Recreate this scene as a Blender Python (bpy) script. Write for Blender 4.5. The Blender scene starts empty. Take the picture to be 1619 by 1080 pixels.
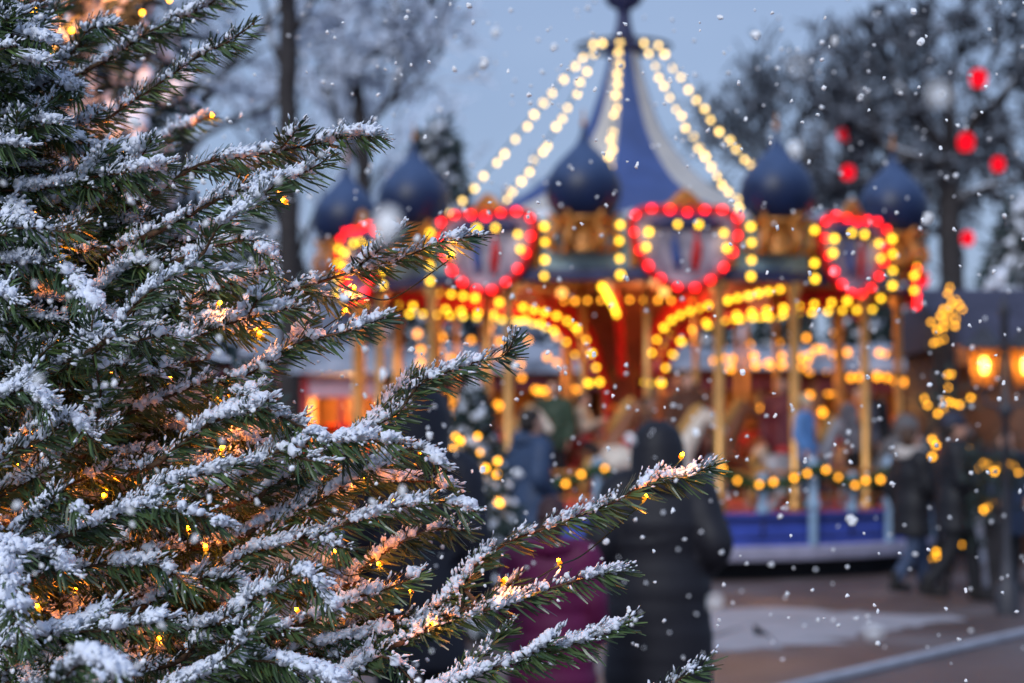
import bpy, bmesh, math, random
import numpy as np
from mathutils import Vector, Matrix

scene = bpy.context.scene
COL = scene.collection
RNG = np.random.default_rng(11)
random.seed(5)
PI = math.pi
FPX = 3148.0                       # focal length in pixels of the 1619 px wide photograph (70 mm lens)
CAM_Z = 1.6
PITCH = math.atan(150.0 / FPX)

def P(x, y, d):
    """photograph pixel (1619x1080) at distance d in front of the camera -> world point"""
    u = (x - 809.5) / FPX; v = (540.0 - y) / FPX
    Y = math.cos(PITCH) - math.sin(PITCH) * v
    Z = math.sin(PITCH) + math.cos(PITCH) * v
    k = d / Y
    return Vector((u * k, d, CAM_Z + Z * k))

# ------------------------------------------------------------------ materials
def mat(name, col, rough=0.6, metal=0.0, var=0.15, scale=8.0, spec=0.4, bump=0.0, col2=None, bscale=None, trans=0.0):
    m = bpy.data.materials.new(name); m.use_nodes = True
    nt = m.node_tree; b = nt.nodes['Principled BSDF']
    b.inputs['Roughness'].default_value = rough
    b.inputs['Metallic'].default_value = metal
    b.inputs['Specular IOR Level'].default_value = spec
    b.inputs['Base Color'].default_value = (*col, 1)
    if var > 0 or col2 is not None:
        tc = nt.nodes.new('ShaderNodeTexCoord')
        nz = nt.nodes.new('ShaderNodeTexNoise'); nz.inputs['Scale'].default_value = scale
        nz.inputs['Detail'].default_value = 5
        nt.links.new(tc.outputs['Object'], nz.inputs['Vector'])
        rp = nt.nodes.new('ShaderNodeValToRGB')
        rp.color_ramp.elements[0].position = 0.3; rp.color_ramp.elements[1].position = 0.7
        a = tuple(max(0, c * (1 - var)) for c in col)
        c2 = col2 if col2 is not None else tuple(min(1, c * (1 + var)) for c in col)
        rp.color_ramp.elements[0].color = (*a, 1); rp.color_ramp.elements[1].color = (*c2, 1)
        nt.links.new(nz.outputs['Fac'], rp.inputs['Fac'])
        nt.links.new(rp.outputs['Color'], b.inputs['Base Color'])
        if bump > 0:
            n2 = nt.nodes.new('ShaderNodeTexNoise'); n2.inputs['Scale'].default_value = bscale or scale * 4
            nt.links.new(tc.outputs['Object'], n2.inputs['Vector'])
            bp = nt.nodes.new('ShaderNodeBump'); bp.inputs['Strength'].default_value = bump
            nt.links.new(n2.outputs['Fac'], bp.inputs['Height'])
            nt.links.new(bp.outputs['Normal'], b.inputs['Normal'])
    return m

def emis(name, col, strength):
    m = bpy.data.materials.new(name); m.use_nodes = True
    nt = m.node_tree
    nt.nodes.remove(nt.nodes['Principled BSDF'])
    e = nt.nodes.new('ShaderNodeEmission')
    e.inputs['Color'].default_value = (*col, 1); e.inputs['Strength'].default_value = strength
    nt.links.new(e.outputs[0], nt.nodes['Material Output'].inputs['Surface'])
    return m

def frosted(name, col, lo=0.15, hi=0.6, snow=(0.8, 0.84, 0.92), rough=0.85, nscale=3.0, nmix=0.5):
    """base colour with a second colour, snow or painted sky sheen, on everything that faces up"""
    m = mat(name, col, rough, var=0.25, scale=6)
    nt = m.node_tree; b = nt.nodes['Principled BSDF']
    src = b.inputs['Base Color'].links[0].from_socket
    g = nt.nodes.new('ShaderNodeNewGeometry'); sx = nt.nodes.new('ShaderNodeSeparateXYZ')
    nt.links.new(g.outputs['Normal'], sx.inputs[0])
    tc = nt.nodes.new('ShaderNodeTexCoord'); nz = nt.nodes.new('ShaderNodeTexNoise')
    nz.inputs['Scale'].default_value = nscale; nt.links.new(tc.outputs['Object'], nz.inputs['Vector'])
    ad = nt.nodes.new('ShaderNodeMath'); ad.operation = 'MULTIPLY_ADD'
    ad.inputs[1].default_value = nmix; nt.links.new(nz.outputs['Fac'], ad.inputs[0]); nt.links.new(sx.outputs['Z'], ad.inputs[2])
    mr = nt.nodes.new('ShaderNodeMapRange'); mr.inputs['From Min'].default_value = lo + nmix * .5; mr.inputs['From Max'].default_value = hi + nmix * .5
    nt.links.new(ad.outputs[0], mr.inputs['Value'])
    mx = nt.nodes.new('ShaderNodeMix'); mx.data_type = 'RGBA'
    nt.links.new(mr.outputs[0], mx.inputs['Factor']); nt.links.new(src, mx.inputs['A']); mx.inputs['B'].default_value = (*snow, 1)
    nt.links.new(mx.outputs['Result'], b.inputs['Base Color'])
    return m

M = {}
M['snow'] = mat('snow', (0.81, 0.85, 0.95), 0.7, var=0.06, scale=60, spec=0.35, bump=0.5, bscale=420)
M['flake'] = mat('snow_flake', (0.97, 0.97, 0.98), 0.6, var=0.02, spec=0.5)
M['bark'] = mat('fir_bark', (0.085, 0.045, 0.022), 0.85, var=0.35, scale=60, bump=0.4)
M['dark_bark'] = mat('winter_bark', (0.035, 0.032, 0.036), 0.9, var=0.35, scale=4, bump=0.5)

# ------------------------------------------------------------------ mesh helpers
class MB:
    def __init__(s): s.v = []; s.f = []; s.n = 0; s.mi = []
    def add(s, verts, faces, mi=0):
        verts = np.asarray(verts, dtype=float).reshape(-1, 3)
        s.v.append(verts)
        for f in faces: s.f.append(tuple(int(i) + s.n for i in f))
        s.mi += [mi] * len(faces)
        s.n += len(verts)
        return s
    def box(s, c, d, rz=0.0, mi=0, bevel=0.0):
        x, y, z = d[0] / 2, d[1] / 2, d[2] / 2
        b = min(bevel, x, y, z)
        if b > 0:
            bm = bmesh.new(); bmesh.ops.create_cube(bm, size=1)
            for v in bm.verts: v.co = Vector((v.co.x * 2 * x, v.co.y * 2 * y, v.co.z * 2 * z))
            bmesh.ops.bevel(bm, geom=list(bm.edges), offset=b, segments=2, affect='EDGES', profile=0.6)
            vs = np.array([v.co[:] for v in bm.verts]); bm.verts.index_update()
            fs = [[v.index for v in f.verts] for f in bm.faces]; bm.free()
        else:
            vs = np.array([(i, j, k) for i in (-x, x) for j in (-y, y) for k in (-z, z)])
            fs = [(0, 1, 3, 2), (4, 6, 7, 5), (0, 4, 5, 1), (2, 3, 7, 6), (0, 2, 6, 4), (1, 5, 7, 3)]
        ca, sa = math.cos(rz), math.sin(rz)
        R = np.array([[ca, -sa, 0], [sa, ca, 0], [0, 0, 1]])
        return s.add(vs @ R.T + np.array(c), fs, mi)
    def tube(s, pts, rad, n=8, cap=True, mi=0, flat=1.0, closed=False):
        pts = np.asarray([tuple(p) for p in pts], dtype=float); m = len(pts)
        rad = np.full(m, rad, dtype=float) if np.isscalar(rad) else np.asarray(rad, dtype=float)
        T = np.gradient(pts, axis=0)
        if closed: T = np.roll(pts, -1, 0) - np.roll(pts, 1, 0)
        T /= np.linalg.norm(T, axis=1)[:, None] + 1e-12
        ref = np.array([0, 0, 1.0]) if abs(T[0, 2]) < 0.9 else np.array([1.0, 0, 0])
        U = np.zeros_like(T); u = ref - T[0] * ref.dot(T[0]); u /= np.linalg.norm(u)
        for i in range(m):
            u = u - T[i] * u.dot(T[i]); u /= np.linalg.norm(u) + 1e-12; U[i] = u
        S = np.cross(T, U)
        a = np.linspace(0, 2 * PI, n, endpoint=False)
        V = pts[:, None, :] + rad[:, None, None] * (np.cos(a)[None, :, None] * U[:, None, :] + flat * np.sin(a)[None, :, None] * S[:, None, :])
        fs = []
        for i in range(m - 1 + (1 if closed else 0)):
            i2 = (i + 1) % m
            for j in range(n):
                k = (j + 1) % n
                fs.append((i * n + j, i * n + k, i2 * n + k, i2 * n + j))
        if cap and not closed:
            fs.append(tuple(range(n - 1, -1, -1))); fs.append(tuple((m - 1) * n + j for j in range(n)))
        return s.add(V.reshape(-1, 3), fs, mi)
    def rings(s, rings, n=24, mi=0, cap=True):
        """rings: (centre, rx, ry) horizontal ellipses"""
        V = []; a = np.linspace(0, 2 * PI, n, endpoint=False)
        for (c, rx, ry) in rings:
            V.append(np.stack([c[0] + rx * np.cos(a), c[1] + ry * np.sin(a), np.full(n, c[2])], 1))
        fs = []; m = len(rings)
        for i in range(m - 1):
            for j in range(n):
                k = (j + 1) % n; fs.append((i * n + j, i * n + k, (i + 1) * n + k, (i + 1) * n + j))
        if cap:
            fs.append(tuple(range(n - 1, -1, -1))); fs.append(tuple((m - 1) * n + j for j in range(n)))
        return s.add(np.concatenate(V), fs, mi)
    def lathe(s, prof, n=32, c=(0, 0, 0), mi=0, cap=False):
        return s.rings([((c[0], c[1], c[2] + z), max(r, 1e-4), max(r, 1e-4)) for (r, z) in prof], n, mi, cap)
    def ell(s, c, r, R=None, sub=2, mi=0, jit=0.0):
        v, f = ico(sub)
        v = v.copy()
        if jit: v *= 1 + jit * RNG.standard_normal((len(v), 1))
        v = v * np.asarray(r)
        if R is not None: v = v @ np.asarray(R).T
        return s.add(v + np.asarray(tuple(c)), f, mi)
    def build(s, name, mats, parent=None, smooth=True, loc=None, angle=None):
        me = bpy.data.meshes.new(name)
        v = np.concatenate(s.v) if s.v else np.zeros((0, 3))
        me.from_pydata(v.tolist(), [], s.f)
        if not isinstance(mats, (list, tuple)): mats = [mats]
        for m in mats: me.materials.append(M[m] if isinstance(m, str) else m)
        if len(mats) > 1: me.polygons.foreach_set('material_index', s.mi)
        me.polygons.foreach_set('use_smooth', [smooth] * len(me.polygons))
        if smooth and angle: me.set_sharp_from_angle(angle=math.radians(angle))
        me.update()
        o = bpy.data.objects.new(name, me); COL.objects.link(o)
        if parent is not None: o.parent = parent
        if loc is not None: o.location = loc
        return o

_ico = {}
def ico(sub):
    if sub not in _ico:
        bm = bmesh.new(); bmesh.ops.create_icosphere(bm, subdivisions=sub, radius=1.0)
        bm.verts.index_update()
        _ico[sub] = (np.array([v.co[:] for v in bm.verts]), [[v.index for v in f.verts] for f in bm.faces]); bm.free()
    return _ico[sub]

def fast_mesh(name, V, F, mats, parent=None, smooth=True, mi=None):
    """V (n,3), F (m,k) arrays -> object, quick for very large meshes"""
    me = bpy.data.meshes.new(name)
    V = np.ascontiguousarray(V, dtype=np.float32); F = np.ascontiguousarray(F, dtype=np.int32)
    m, k = F.shape
    me.vertices.add(len(V)); me.vertices.foreach_set('co', V.ravel())
    me.loops.add(m * k); me.loops.foreach_set('vertex_index', F.ravel())
    me.polygons.add(m); me.polygons.foreach_set('loop_start', np.arange(0, m * k, k, dtype=np.int32))
    me.polygons.foreach_set('use_smooth', np.full(m, smooth))
    for mm in mats: me.materials.append(M[mm] if isinstance(mm, str) else mm)
    if mi is not None: me.polygons.foreach_set('material_index', np.asarray(mi, dtype=np.int32))
    me.update(calc_edges=True)
    o = bpy.data.objects.new(name, me); COL.objects.link(o)
    if parent is not None: o.parent = parent
    return o

def remeshed(mb, name, mats, parent, voxel, smooth_iter=2, loc=None):
    """union of overlapping shapes as ONE continuous surface"""
    o = mb.build('tmp', mats, None)
    r = o.modifiers.new('r', 'REMESH'); r.mode = 'VOXEL'; r.voxel_size = voxel
    sm = o.modifiers.new('s', 'SMOOTH'); sm.iterations = smooth_iter; sm.factor = 0.5
    dg = bpy.context.evaluated_depsgraph_get()
    me = bpy.data.meshes.new_from_object(o.evaluated_get(dg), depsgraph=dg)
    bpy.data.objects.remove(o)
    me.name = name
    me.polygons.foreach_set('use_smooth', [True] * len(me.polygons))
    n = bpy.data.objects.new(name, me); COL.objects.link(n)
    if parent is not None: n.parent = parent
    if loc is not None: n.location = loc
    return n

def thing(name, label, cat, loc=(0, 0, 0), rz=0.0, group=None):
    o = bpy.data.objects.new(name, None); COL.objects.link(o)
    o.empty_display_size = 0.1
    o.location = loc; o.rotation_euler = (0, 0, rz); o['label'] = label; o['category'] = cat
    if group: o['group'] = group
    return o
def tag(o, label, cat, group=None):
    o['label'] = label; o['category'] = cat
    if group: o['group'] = group
    return o
def struct(o): o['kind'] = 'structure'; return o
def copy_of(o, parent=None, loc=None):
    c = o.copy(); COL.objects.link(c)
    if parent is not None: c.parent = parent
    if loc is not None: c.location = loc
    return c

def bulb_mesh(name, r, material, sub=1, stretch=1.0):
    mb = MB(); mb.ell((0, 0, 0), (r, r, r * stretch), sub=sub)
    o = mb.build(name, material); me = o.data; bpy.data.objects.remove(o); return me
def put(me, name, parent, loc, rot=None):
    o = bpy.data.objects.new(name, me); COL.objects.link(o)
    o.parent = parent; o.location = loc
    if rot: o.rotation_euler = rot
    k_ = RNG.uniform(.86, 1.14); o.scale = (k_, k_, k_)
    return o

def catmull(pts, n):
    p = np.asarray([tuple(q) for q in pts], dtype=float)
    p = np.vstack([2 * p[0] - p[1], p, 2 * p[-1] - p[-2]])
    out = []; m = len(p) - 3
    for t in np.linspace(0, m - 1e-6, n):
        i = int(t); u = t - i
        a, b, c, d = p[i], p[i + 1], p[i + 2], p[i + 3]
        out.append(0.5 * ((2 * b) + (-a + c) * u + (2 * a - 5 * b + 4 * c - d) * u * u + (-a + 3 * b - 3 * c + d) * u ** 3))
    return np.array(out)
def arc_resample(p, step):
    seg = np.linalg.norm(np.diff(p, axis=0), axis=1); L = np.concatenate([[0], np.cumsum(seg)])
    n = max(4, int(L[-1] / step)); t = np.linspace(0, L[-1], n)
    return np.stack([np.interp(t, L, p[:, k]) for k in range(3)], 1), L[-1]

# ------------------------------------------------------------------ camera, sky, sun
cam = bpy.data.cameras.new('camera'); co = bpy.data.objects.new('camera', cam); COL.objects.link(co)
co.location = (0, 0, CAM_Z); co.rotation_euler = (PI / 2 + PITCH, 0, 0)
cam.lens = 70; cam.sensor_width = 36; cam.clip_start = 0.05; cam.clip_end = 3000
cam.dof.use_dof = True; cam.dof.focus_distance = 2.9; cam.dof.aperture_fstop = 3.9
scene.camera = co

SUN_EL, SUN_AZ = math.radians(34), math.radians(205)     # azimuth clockwise from +Y: behind the camera, to the left
w = bpy.data.worlds.new('World'); scene.world = w; w.use_nodes = True
nt = w.node_tree; bg = nt.nodes['Background']
sky = nt.nodes.new('ShaderNodeTexSky'); sky.sky_type = 'NISHITA'; sky.sun_disc = False
sky.sun_elevation = SUN_EL; sky.sun_rotation = SUN_AZ
sky.air_density = 1.2; sky.dust_density = 1.5; sky.ozone_density = 2.5
tc = nt.nodes.new('ShaderNodeTexCoord'); mp = nt.nodes.new('ShaderNodeMapping'); mp.inputs['Scale'].default_value = (1, 1, 2.5)
nz = nt.nodes.new('ShaderNodeTexNoise'); nz.inputs['Scale'].default_value = 2.2; nz.inputs['Detail'].default_value = 4
nt.links.new(tc.outputs['Generated'], mp.inputs[0]); nt.links.new(mp.outputs[0], nz.inputs['Vector'])
cr = nt.nodes.new('ShaderNodeValToRGB'); cr.color_ramp.elements[0].position = .25; cr.color_ramp.elements[1].position = .75
SKY_A, SKY_B = (2.5, 3.6, 6.2), (4.3, 5.5, 8.2)        # the cloud deck, in the sky texture's own units
cr.color_ramp.elements[0].color = (*[c / 8 for c in SKY_A], 1); cr.color_ramp.elements[1].color = (*[c / 8 for c in SKY_B], 1)
nt.links.new(nz.outputs['Fac'], cr.inputs['Fac'])
sc = nt.nodes.new('ShaderNodeVectorMath'); sc.operation = 'SCALE'; sc.inputs['Scale'].default_value = 8
nt.links.new(cr.outputs['Color'], sc.inputs[0])
mx = nt.nodes.new('ShaderNodeMix'); mx.data_type = 'RGBA'; mx.inputs['Factor'].default_value = 0.75
nt.links.new(sky.outputs[0], mx.inputs['A']); nt.links.new(sc.outputs[0], mx.inputs['B'])
nt.links.new(mx.outputs['Result'], bg.inputs['Color']); bg.inputs['Strength'].default_value = 0.1

sd = bpy.data.lights.new('sun', 'SUN'); so = bpy.data.objects.new('sun', sd); COL.objects.link(so)
sd.energy = 1.75; sd.angle = math.radians(25); sd.color = (0.92, 0.95, 1.0)
dirv = Vector((math.sin(SUN_AZ) * math.cos(SUN_EL), math.cos(SUN_AZ) * math.cos(SUN_EL), math.sin(SUN_EL)))
so.rotation_euler = dirv.to_track_quat('Z', 'Y').to_euler(); so.location = (0, 0, 30)

scene.view_settings.view_transform = 'Standard'; scene.view_settings.look = 'None'
scene.view_settings.exposure = 0; scene.view_settings.gamma = 1
scene.render.engine = 'CYCLES'
scene.cycles.use_denoising = True
try: scene.cycles.denoiser = 'OPENIMAGEDENOISE'
except Exception: pass
scene.cycles.max_bounces = 5; scene.cycles.diffuse_bounces = 3; scene.cycles.glossy_bounces = 2; scene.cycles.transmission_bounces = 3
scene.cycles.sample_clamp_indirect = 4.0
scene.cycles.use_light_tree = True
# ------------------------------------------------------------------ the snowy fir in front
def needle_material():
    m = mat('fir_needle', (0.024, 0.075, 0.045), 0.34, var=0.4, scale=22, spec=0.6, col2=(0.105, 0.165, 0.045))
    return m
M['needle'] = needle_material()
M['bud'] = mat('fir_bud', (0.16, 0.05, 0.02), 0.6)
frng = np.random.default_rng(77)
_vars = {}
def grain_variants(sub):
    if sub not in _vars:
        v, f = ico(sub); out = []
        for k in range(14):
            d = np.ones(len(v))
            for q in range(6):
                ax = frng.standard_normal(3); ax /= np.linalg.norm(ax)
                d += 0.22 * np.sin(frng.uniform(1.5, 4.5) * (v @ ax) * 1.6 + frng.uniform(0, 6))* (0.6 if q > 2 else 1)
            out.append(v * np.clip(d, .45, 1.8)[:, None])
        _vars[sub] = (np.array(out), np.array(f))
    return _vars[sub]
def rand_rot(n):
    q = frng.standard_normal((n, 4)); q /= np.linalg.norm(q, axis=1)[:, None]
    a, b, c, d = q.T
    return np.stack([np.stack([1 - 2 * (c * c + d * d), 2 * (b * c - a * d), 2 * (b * d + a * c)], 1),
                     np.stack([2 * (b * c + a * d), 1 - 2 * (b * b + d * d), 2 * (c * d - a * b)], 1),
                     np.stack([2 * (b * d - a * c), 2 * (c * d + a * b), 1 - 2 * (b * b + c * c)], 1)], 1)
def grains(centres, radii, sub, axis=None, stretch=None):
    centres = np.asarray(centres); n = len(centres)
    if n == 0: return np.zeros((0, 3)), np.zeros((0, 3), int)
    var, f = grain_variants(sub)
    k = frng.integers(0, len(var), n)
    sc3 = np.asarray(radii)[:, None] * frng.uniform(0.75, 1.25, (n, 3))
    V = var[k] * sc3[:, None, :]
    V = np.einsum('nij,nvj->nvi', rand_rot(n), V)
    if axis is not None:                # drawn out along the needle they lie on
        V = V + axis[:, None, :] * (np.einsum('nvj,nj->nv', V, axis) * (stretch - 1)[:, None])[:, :, None]
    V = V + centres[:, None, :]
    nv = V.shape[1]
    F = f[None] + (np.arange(n) * nv)[:, None, None]
    return V.reshape(-1, 3), F.reshape(-1, 3)

class Foliage:
    def __init__(s): s.nv = []; s.nf = []; s.n = 0; s.sv = []; s.sf = []; s.sn = 0; s.wood = MB()
    def add_snow(s, V, F):
        s.sv.append(V); s.sf.append(F + s.sn); s.sn += len(V)

SNOW_K = 0.85
def shoot(F, pts, snow=1.0, L=0.034, dens=900, r0=0.0028, r1=0.0013, start=0.0, thr=0.0, tipbud=True, nsc=1.0, taper_start=False):
    """one twig: spine through pts, needles brushed forward round it, snow on its back"""
    cv = catmull(pts, 40); sp, ln = arc_resample(cv, 0.004)
    m = len(sp)
    wob = np.cumsum(frng.standard_normal((m, 3)) * 0.00035, axis=0); sp = sp + wob - wob[0]
    F.wood.tube(sp[::3] if m > 12 else sp, np.linspace(r0, r1, len(sp[::3] if m > 12 else sp)), n=5)
    T = np.gradient(sp, axis=0); T /= np.linalg.norm(T, axis=1)[:, None]
    n = int(ln * dens)
    t = np.sort(frng.uniform(start, 1.0, n)); idx = np.clip((t * (m - 1)), 0, m - 1.001); i0 = idx.astype(int); fr = (idx - i0)[:, None]
    b = sp[i0] * (1 - fr) + sp[i0 + 1] * fr; Tt = T[i0]
    Zw = np.array([0, 0, 1.0])
    U = Zw - Tt * (Tt @ Zw)[:, None]; un = np.linalg.norm(U, axis=1)[:, None]
    U = np.where(un > 0.25, U / (un + 1e-9), np.array([0, -1.0, 0]) - Tt * (Tt @ np.array([0, -1.0, 0]))[:, None])
    U /= np.linalg.norm(U, axis=1)[:, None]
    S = np.cross(Tt, U)
    phi = np.radians(frng.uniform(-178, 178, n)) ; aphi = np.abs(np.degrees(phi))
    rad = np.cos(phi)[:, None] * U + np.sin(phi)[:, None] * S
    tip = np.clip((1 - t) * ln / 0.035, 0, 1)                    # 0 at the very tip
    al = np.radians(np.interp(aphi, [0, 60, 100, 152], [36, 50, 60, 58]) + frng.normal(0, 7, n)) * (0.45 + 0.55 * tip)
    d = np.cos(al)[:, None] * Tt + np.sin(al)[:, None] * rad
    Ln = L * frng.uniform(0.78, 1.08, n) * (0.72 + 0.28 * tip) * np.interp(aphi, [0, 70, 152], [0.80, 1.0, 1.12])
    if taper_start: Ln *= np.interp(t, [0, .25], [.7, 1])
    b = b + rad * r0 * 0.7
    bend = (Tt * 0.16 + np.array([0, 0, -0.05])) * Ln[:, None] + frng.normal(0, 0.05, (n, 3)) * Ln[:, None]
    mid = b + d * (Ln * 0.52)[:, None]; end = b + d * Ln[:, None] + bend
    N = U * 0.8 + rad * 0.6 + frng.normal(0, 0.18, (n, 3))
    W = np.cross(d, N); W /= np.linalg.norm(W, axis=1)[:, None] + 1e-9
    wd = (0.00175 * frng.uniform(0.85, 1.15, n) * nsc)[:, None]
    V = np.stack([b - W * wd * .6, b + W * wd * .6, mid + W * wd, mid - W * wd, end + W * wd * .45, end - W * wd * .45], 1)
    base = (np.arange(n) * 6)[:, None] + F.n
    Fq = np.stack([base + np.array([0, 1, 2, 3]), base + np.array([3, 2, 4, 5])], 1).reshape(-1, 4)
    F.nv.append(V.reshape(-1, 3)); F.nf.append(Fq); F.n += n * 6
    if tipbud:
        F.wood.ell(sp[-1] + T[-1] * 0.001, (0.0024, 0.0024, 0.0036), sub=1)
    if snow <= 0: return
    # snow: clumps by a slow noise along the twig
    ph = frng.uniform(0, 6, 6)
    def clump(tt):
        x = tt * ln * 100
        return (np.sin(x * 0.9 + ph[0]) * .5 + np.sin(x * 1.9 + ph[1]) * .4 + np.sin(x * 0.37 + ph[2]) * .7 + np.sin(x * 4.3 + ph[3]) * .25)
    snow *= SNOW_K
    nc = int(ln * 100 * 11 * snow)
    tt = frng.uniform(start, 1.0, nc); keep = clump(tt) > thr + .12 + frng.normal(0, .25, nc); tt = tt[keep]; nc = len(tt)
    if nc:
        ii = np.clip((tt * (m - 1)).astype(int), 0, m - 2)
        Tc = T[ii]; Uc = Zw - Tc * (Tc @ Zw)[:, None]
        bad = np.linalg.norm(Uc, axis=1) < 0.25; Uc[bad] = np.array([0, -1.0, .3])
        Uc /= np.linalg.norm(Uc, axis=1)[:, None]; Sc = np.cross(Tc, Uc)
        hw = 0.0105 * (0.6 + 0.4 * min(1.6, snow)); lat = np.clip(frng.normal(0, 1, nc), -2.1, 2.1)
        hgt = (0.0045 + 0.0075 * frng.random(nc) * min(1.8, 0.5 + 0.5 * snow)) * (1 - 0.16 * lat ** 2)
        c = sp[ii] + Uc * hgt[:, None] + Sc * (lat * hw)[:, None] + frng.normal(0, 0.0012, (nc, 3))
        rr = frng.uniform(0.0016, 0.0042, nc) * (0.85 + 0.25 * clump(tt).clip(0, 1.4))
        F.add_snow(*grains(c, rr, 2))
        nb_ = int(nc * .6); kb_ = frng.integers(0, nc, nb_)      # the packed snow underneath
        c2 = sp[ii[kb_]] + Uc[kb_] * (0.004 + .0045 * frng.random(nb_) * min(1.6, snow))[:, None] + Sc[kb_] * (frng.normal(0, .5, nb_) * hw)[:, None]
        F.add_snow(*grains(c2, frng.uniform(0.0040, 0.0080, nb_) * min(1.25, .7 + .3 * snow), 2))
    nn = int(ln * 100 * 30 * (.35 + .65 * snow))
    k = frng.integers(0, n, nn); okk = (rad[k] @ Zw > -0.15 + frng.normal(0, .15, nn)) & (clump(t[k]) > thr - .45 + frng.normal(0, .35, nn))
    k = k[okk]
    if len(k):
        u = frng.uniform(0.15, 1.0, len(k))[:, None]
        c = b[k] * (1 - u) + end[k] * u + np.array([0, 0, 0.0008])
        F.add_snow(*grains(c, frng.uniform(0.0008, 0.0021, len(k)), 1, d[k], frng.uniform(1.3, 3.6, len(k))))

def side_dirs(pts, s):
    p = catmull(pts, 30); i = int(s * 28); T = p[i + 1] - p[i]; T /= np.linalg.norm(T)
    S = np.cross(T, [0, 0, 1.0]); S /= np.linalg.norm(S) + 1e-9
    return p[i], T, S

fir = thing('fir_tree', 'tall snow covered fir at the left edge, glowing with amber fairy lights', 'tree', (0, 0, 0))
TR = P(-150, 690, 3.42)
tw = MB()
tz = np.linspace(0, 3.3, 18)
tw.tube([(TR.x + .006 * math.sin(z * 5), TR.y + .006 * math.cos(z * 4), z) for z in tz], np.interp(tz, [0, 3.3], [.075, .006]), n=14)
tw.build('trunk', 'bark', fir)

def make_branch(pts, snow=1.0, sides=2, L=0.034, dens=900, link=True, side_len=0.38, thr=0.0, seed=None, nsc=1.0):
    F = Foliage()
    pts = [Vector(p) for p in pts]
    if link:
        a = pts[0]; z0 = min(3.1, max(0.15, a.z - 0.10 - 0.10 * abs(a.x - TR.x)))
        st = Vector((TR.x, TR.y, z0))
        q1 = st.lerp(a, 0.5) + Vector((0, 0.06, 0.0)); d1 = (pts[1] - a).normalized()
        q2 = a - d1 * min(0.05, (a - st).length * .25)
        sp = catmull([st, q1, q2, a], 24)
        F.wood.tube(sp, np.linspace(0.0075, 0.003, len(sp)), n=6)
        shoot(F, [q1.lerp(q2, .3), q2, a], snow * .6, L, dens * .8, 0.0035, 0.003, tipbud=False)
    if len(pts) > 3:
        pts = [pts[0]] + [p + Vector(frng.normal(0, .006, 3)) for p in pts[1:-1]] + [pts[-1]]
    shoot(F, pts, snow, L, dens, 0.0032, 0.0013, thr=thr, nsc=nsc)
    tot = sum((pts[i + 1] - pts[i]).length for i in range(len(pts) - 1))
    for k in range(sides):
        s = 0.12 + 0.62 * (k + frng.uniform(0, .6)) / max(1, sides)
        p, T, S = side_dirs(pts, min(.85, s)); sg = 1 if k % 2 else -1
        l = tot * side_len * (1.15 - s) * frng.uniform(.75, 1.2)
        d = T * 0.72 + S * sg * frng.uniform(.35, .7) + np.array([0, 0, frng.choice([-1, 1]) * frng.uniform(.1, .5)])
        e = p + d * l; mid = p + (d + S * sg * .15) * l * .5 + np.array([0, 0, -.004])
        shoot(F, [p, mid, e], snow * .9, L * .95, dens, 0.0022, 0.0012, thr=thr, taper_start=True)
    br = F.wood.build('branch', 'bark', fir)
    if F.nv: fast_mesh('needles', np.concatenate(F.nv), np.concatenate(F.nf), ['needle'], br, smooth=False)
    if F.sv: fast_mesh('snow', np.concatenate(F.sv), np.concatenate(F.sf), ['snow'], br)
    return br

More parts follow.
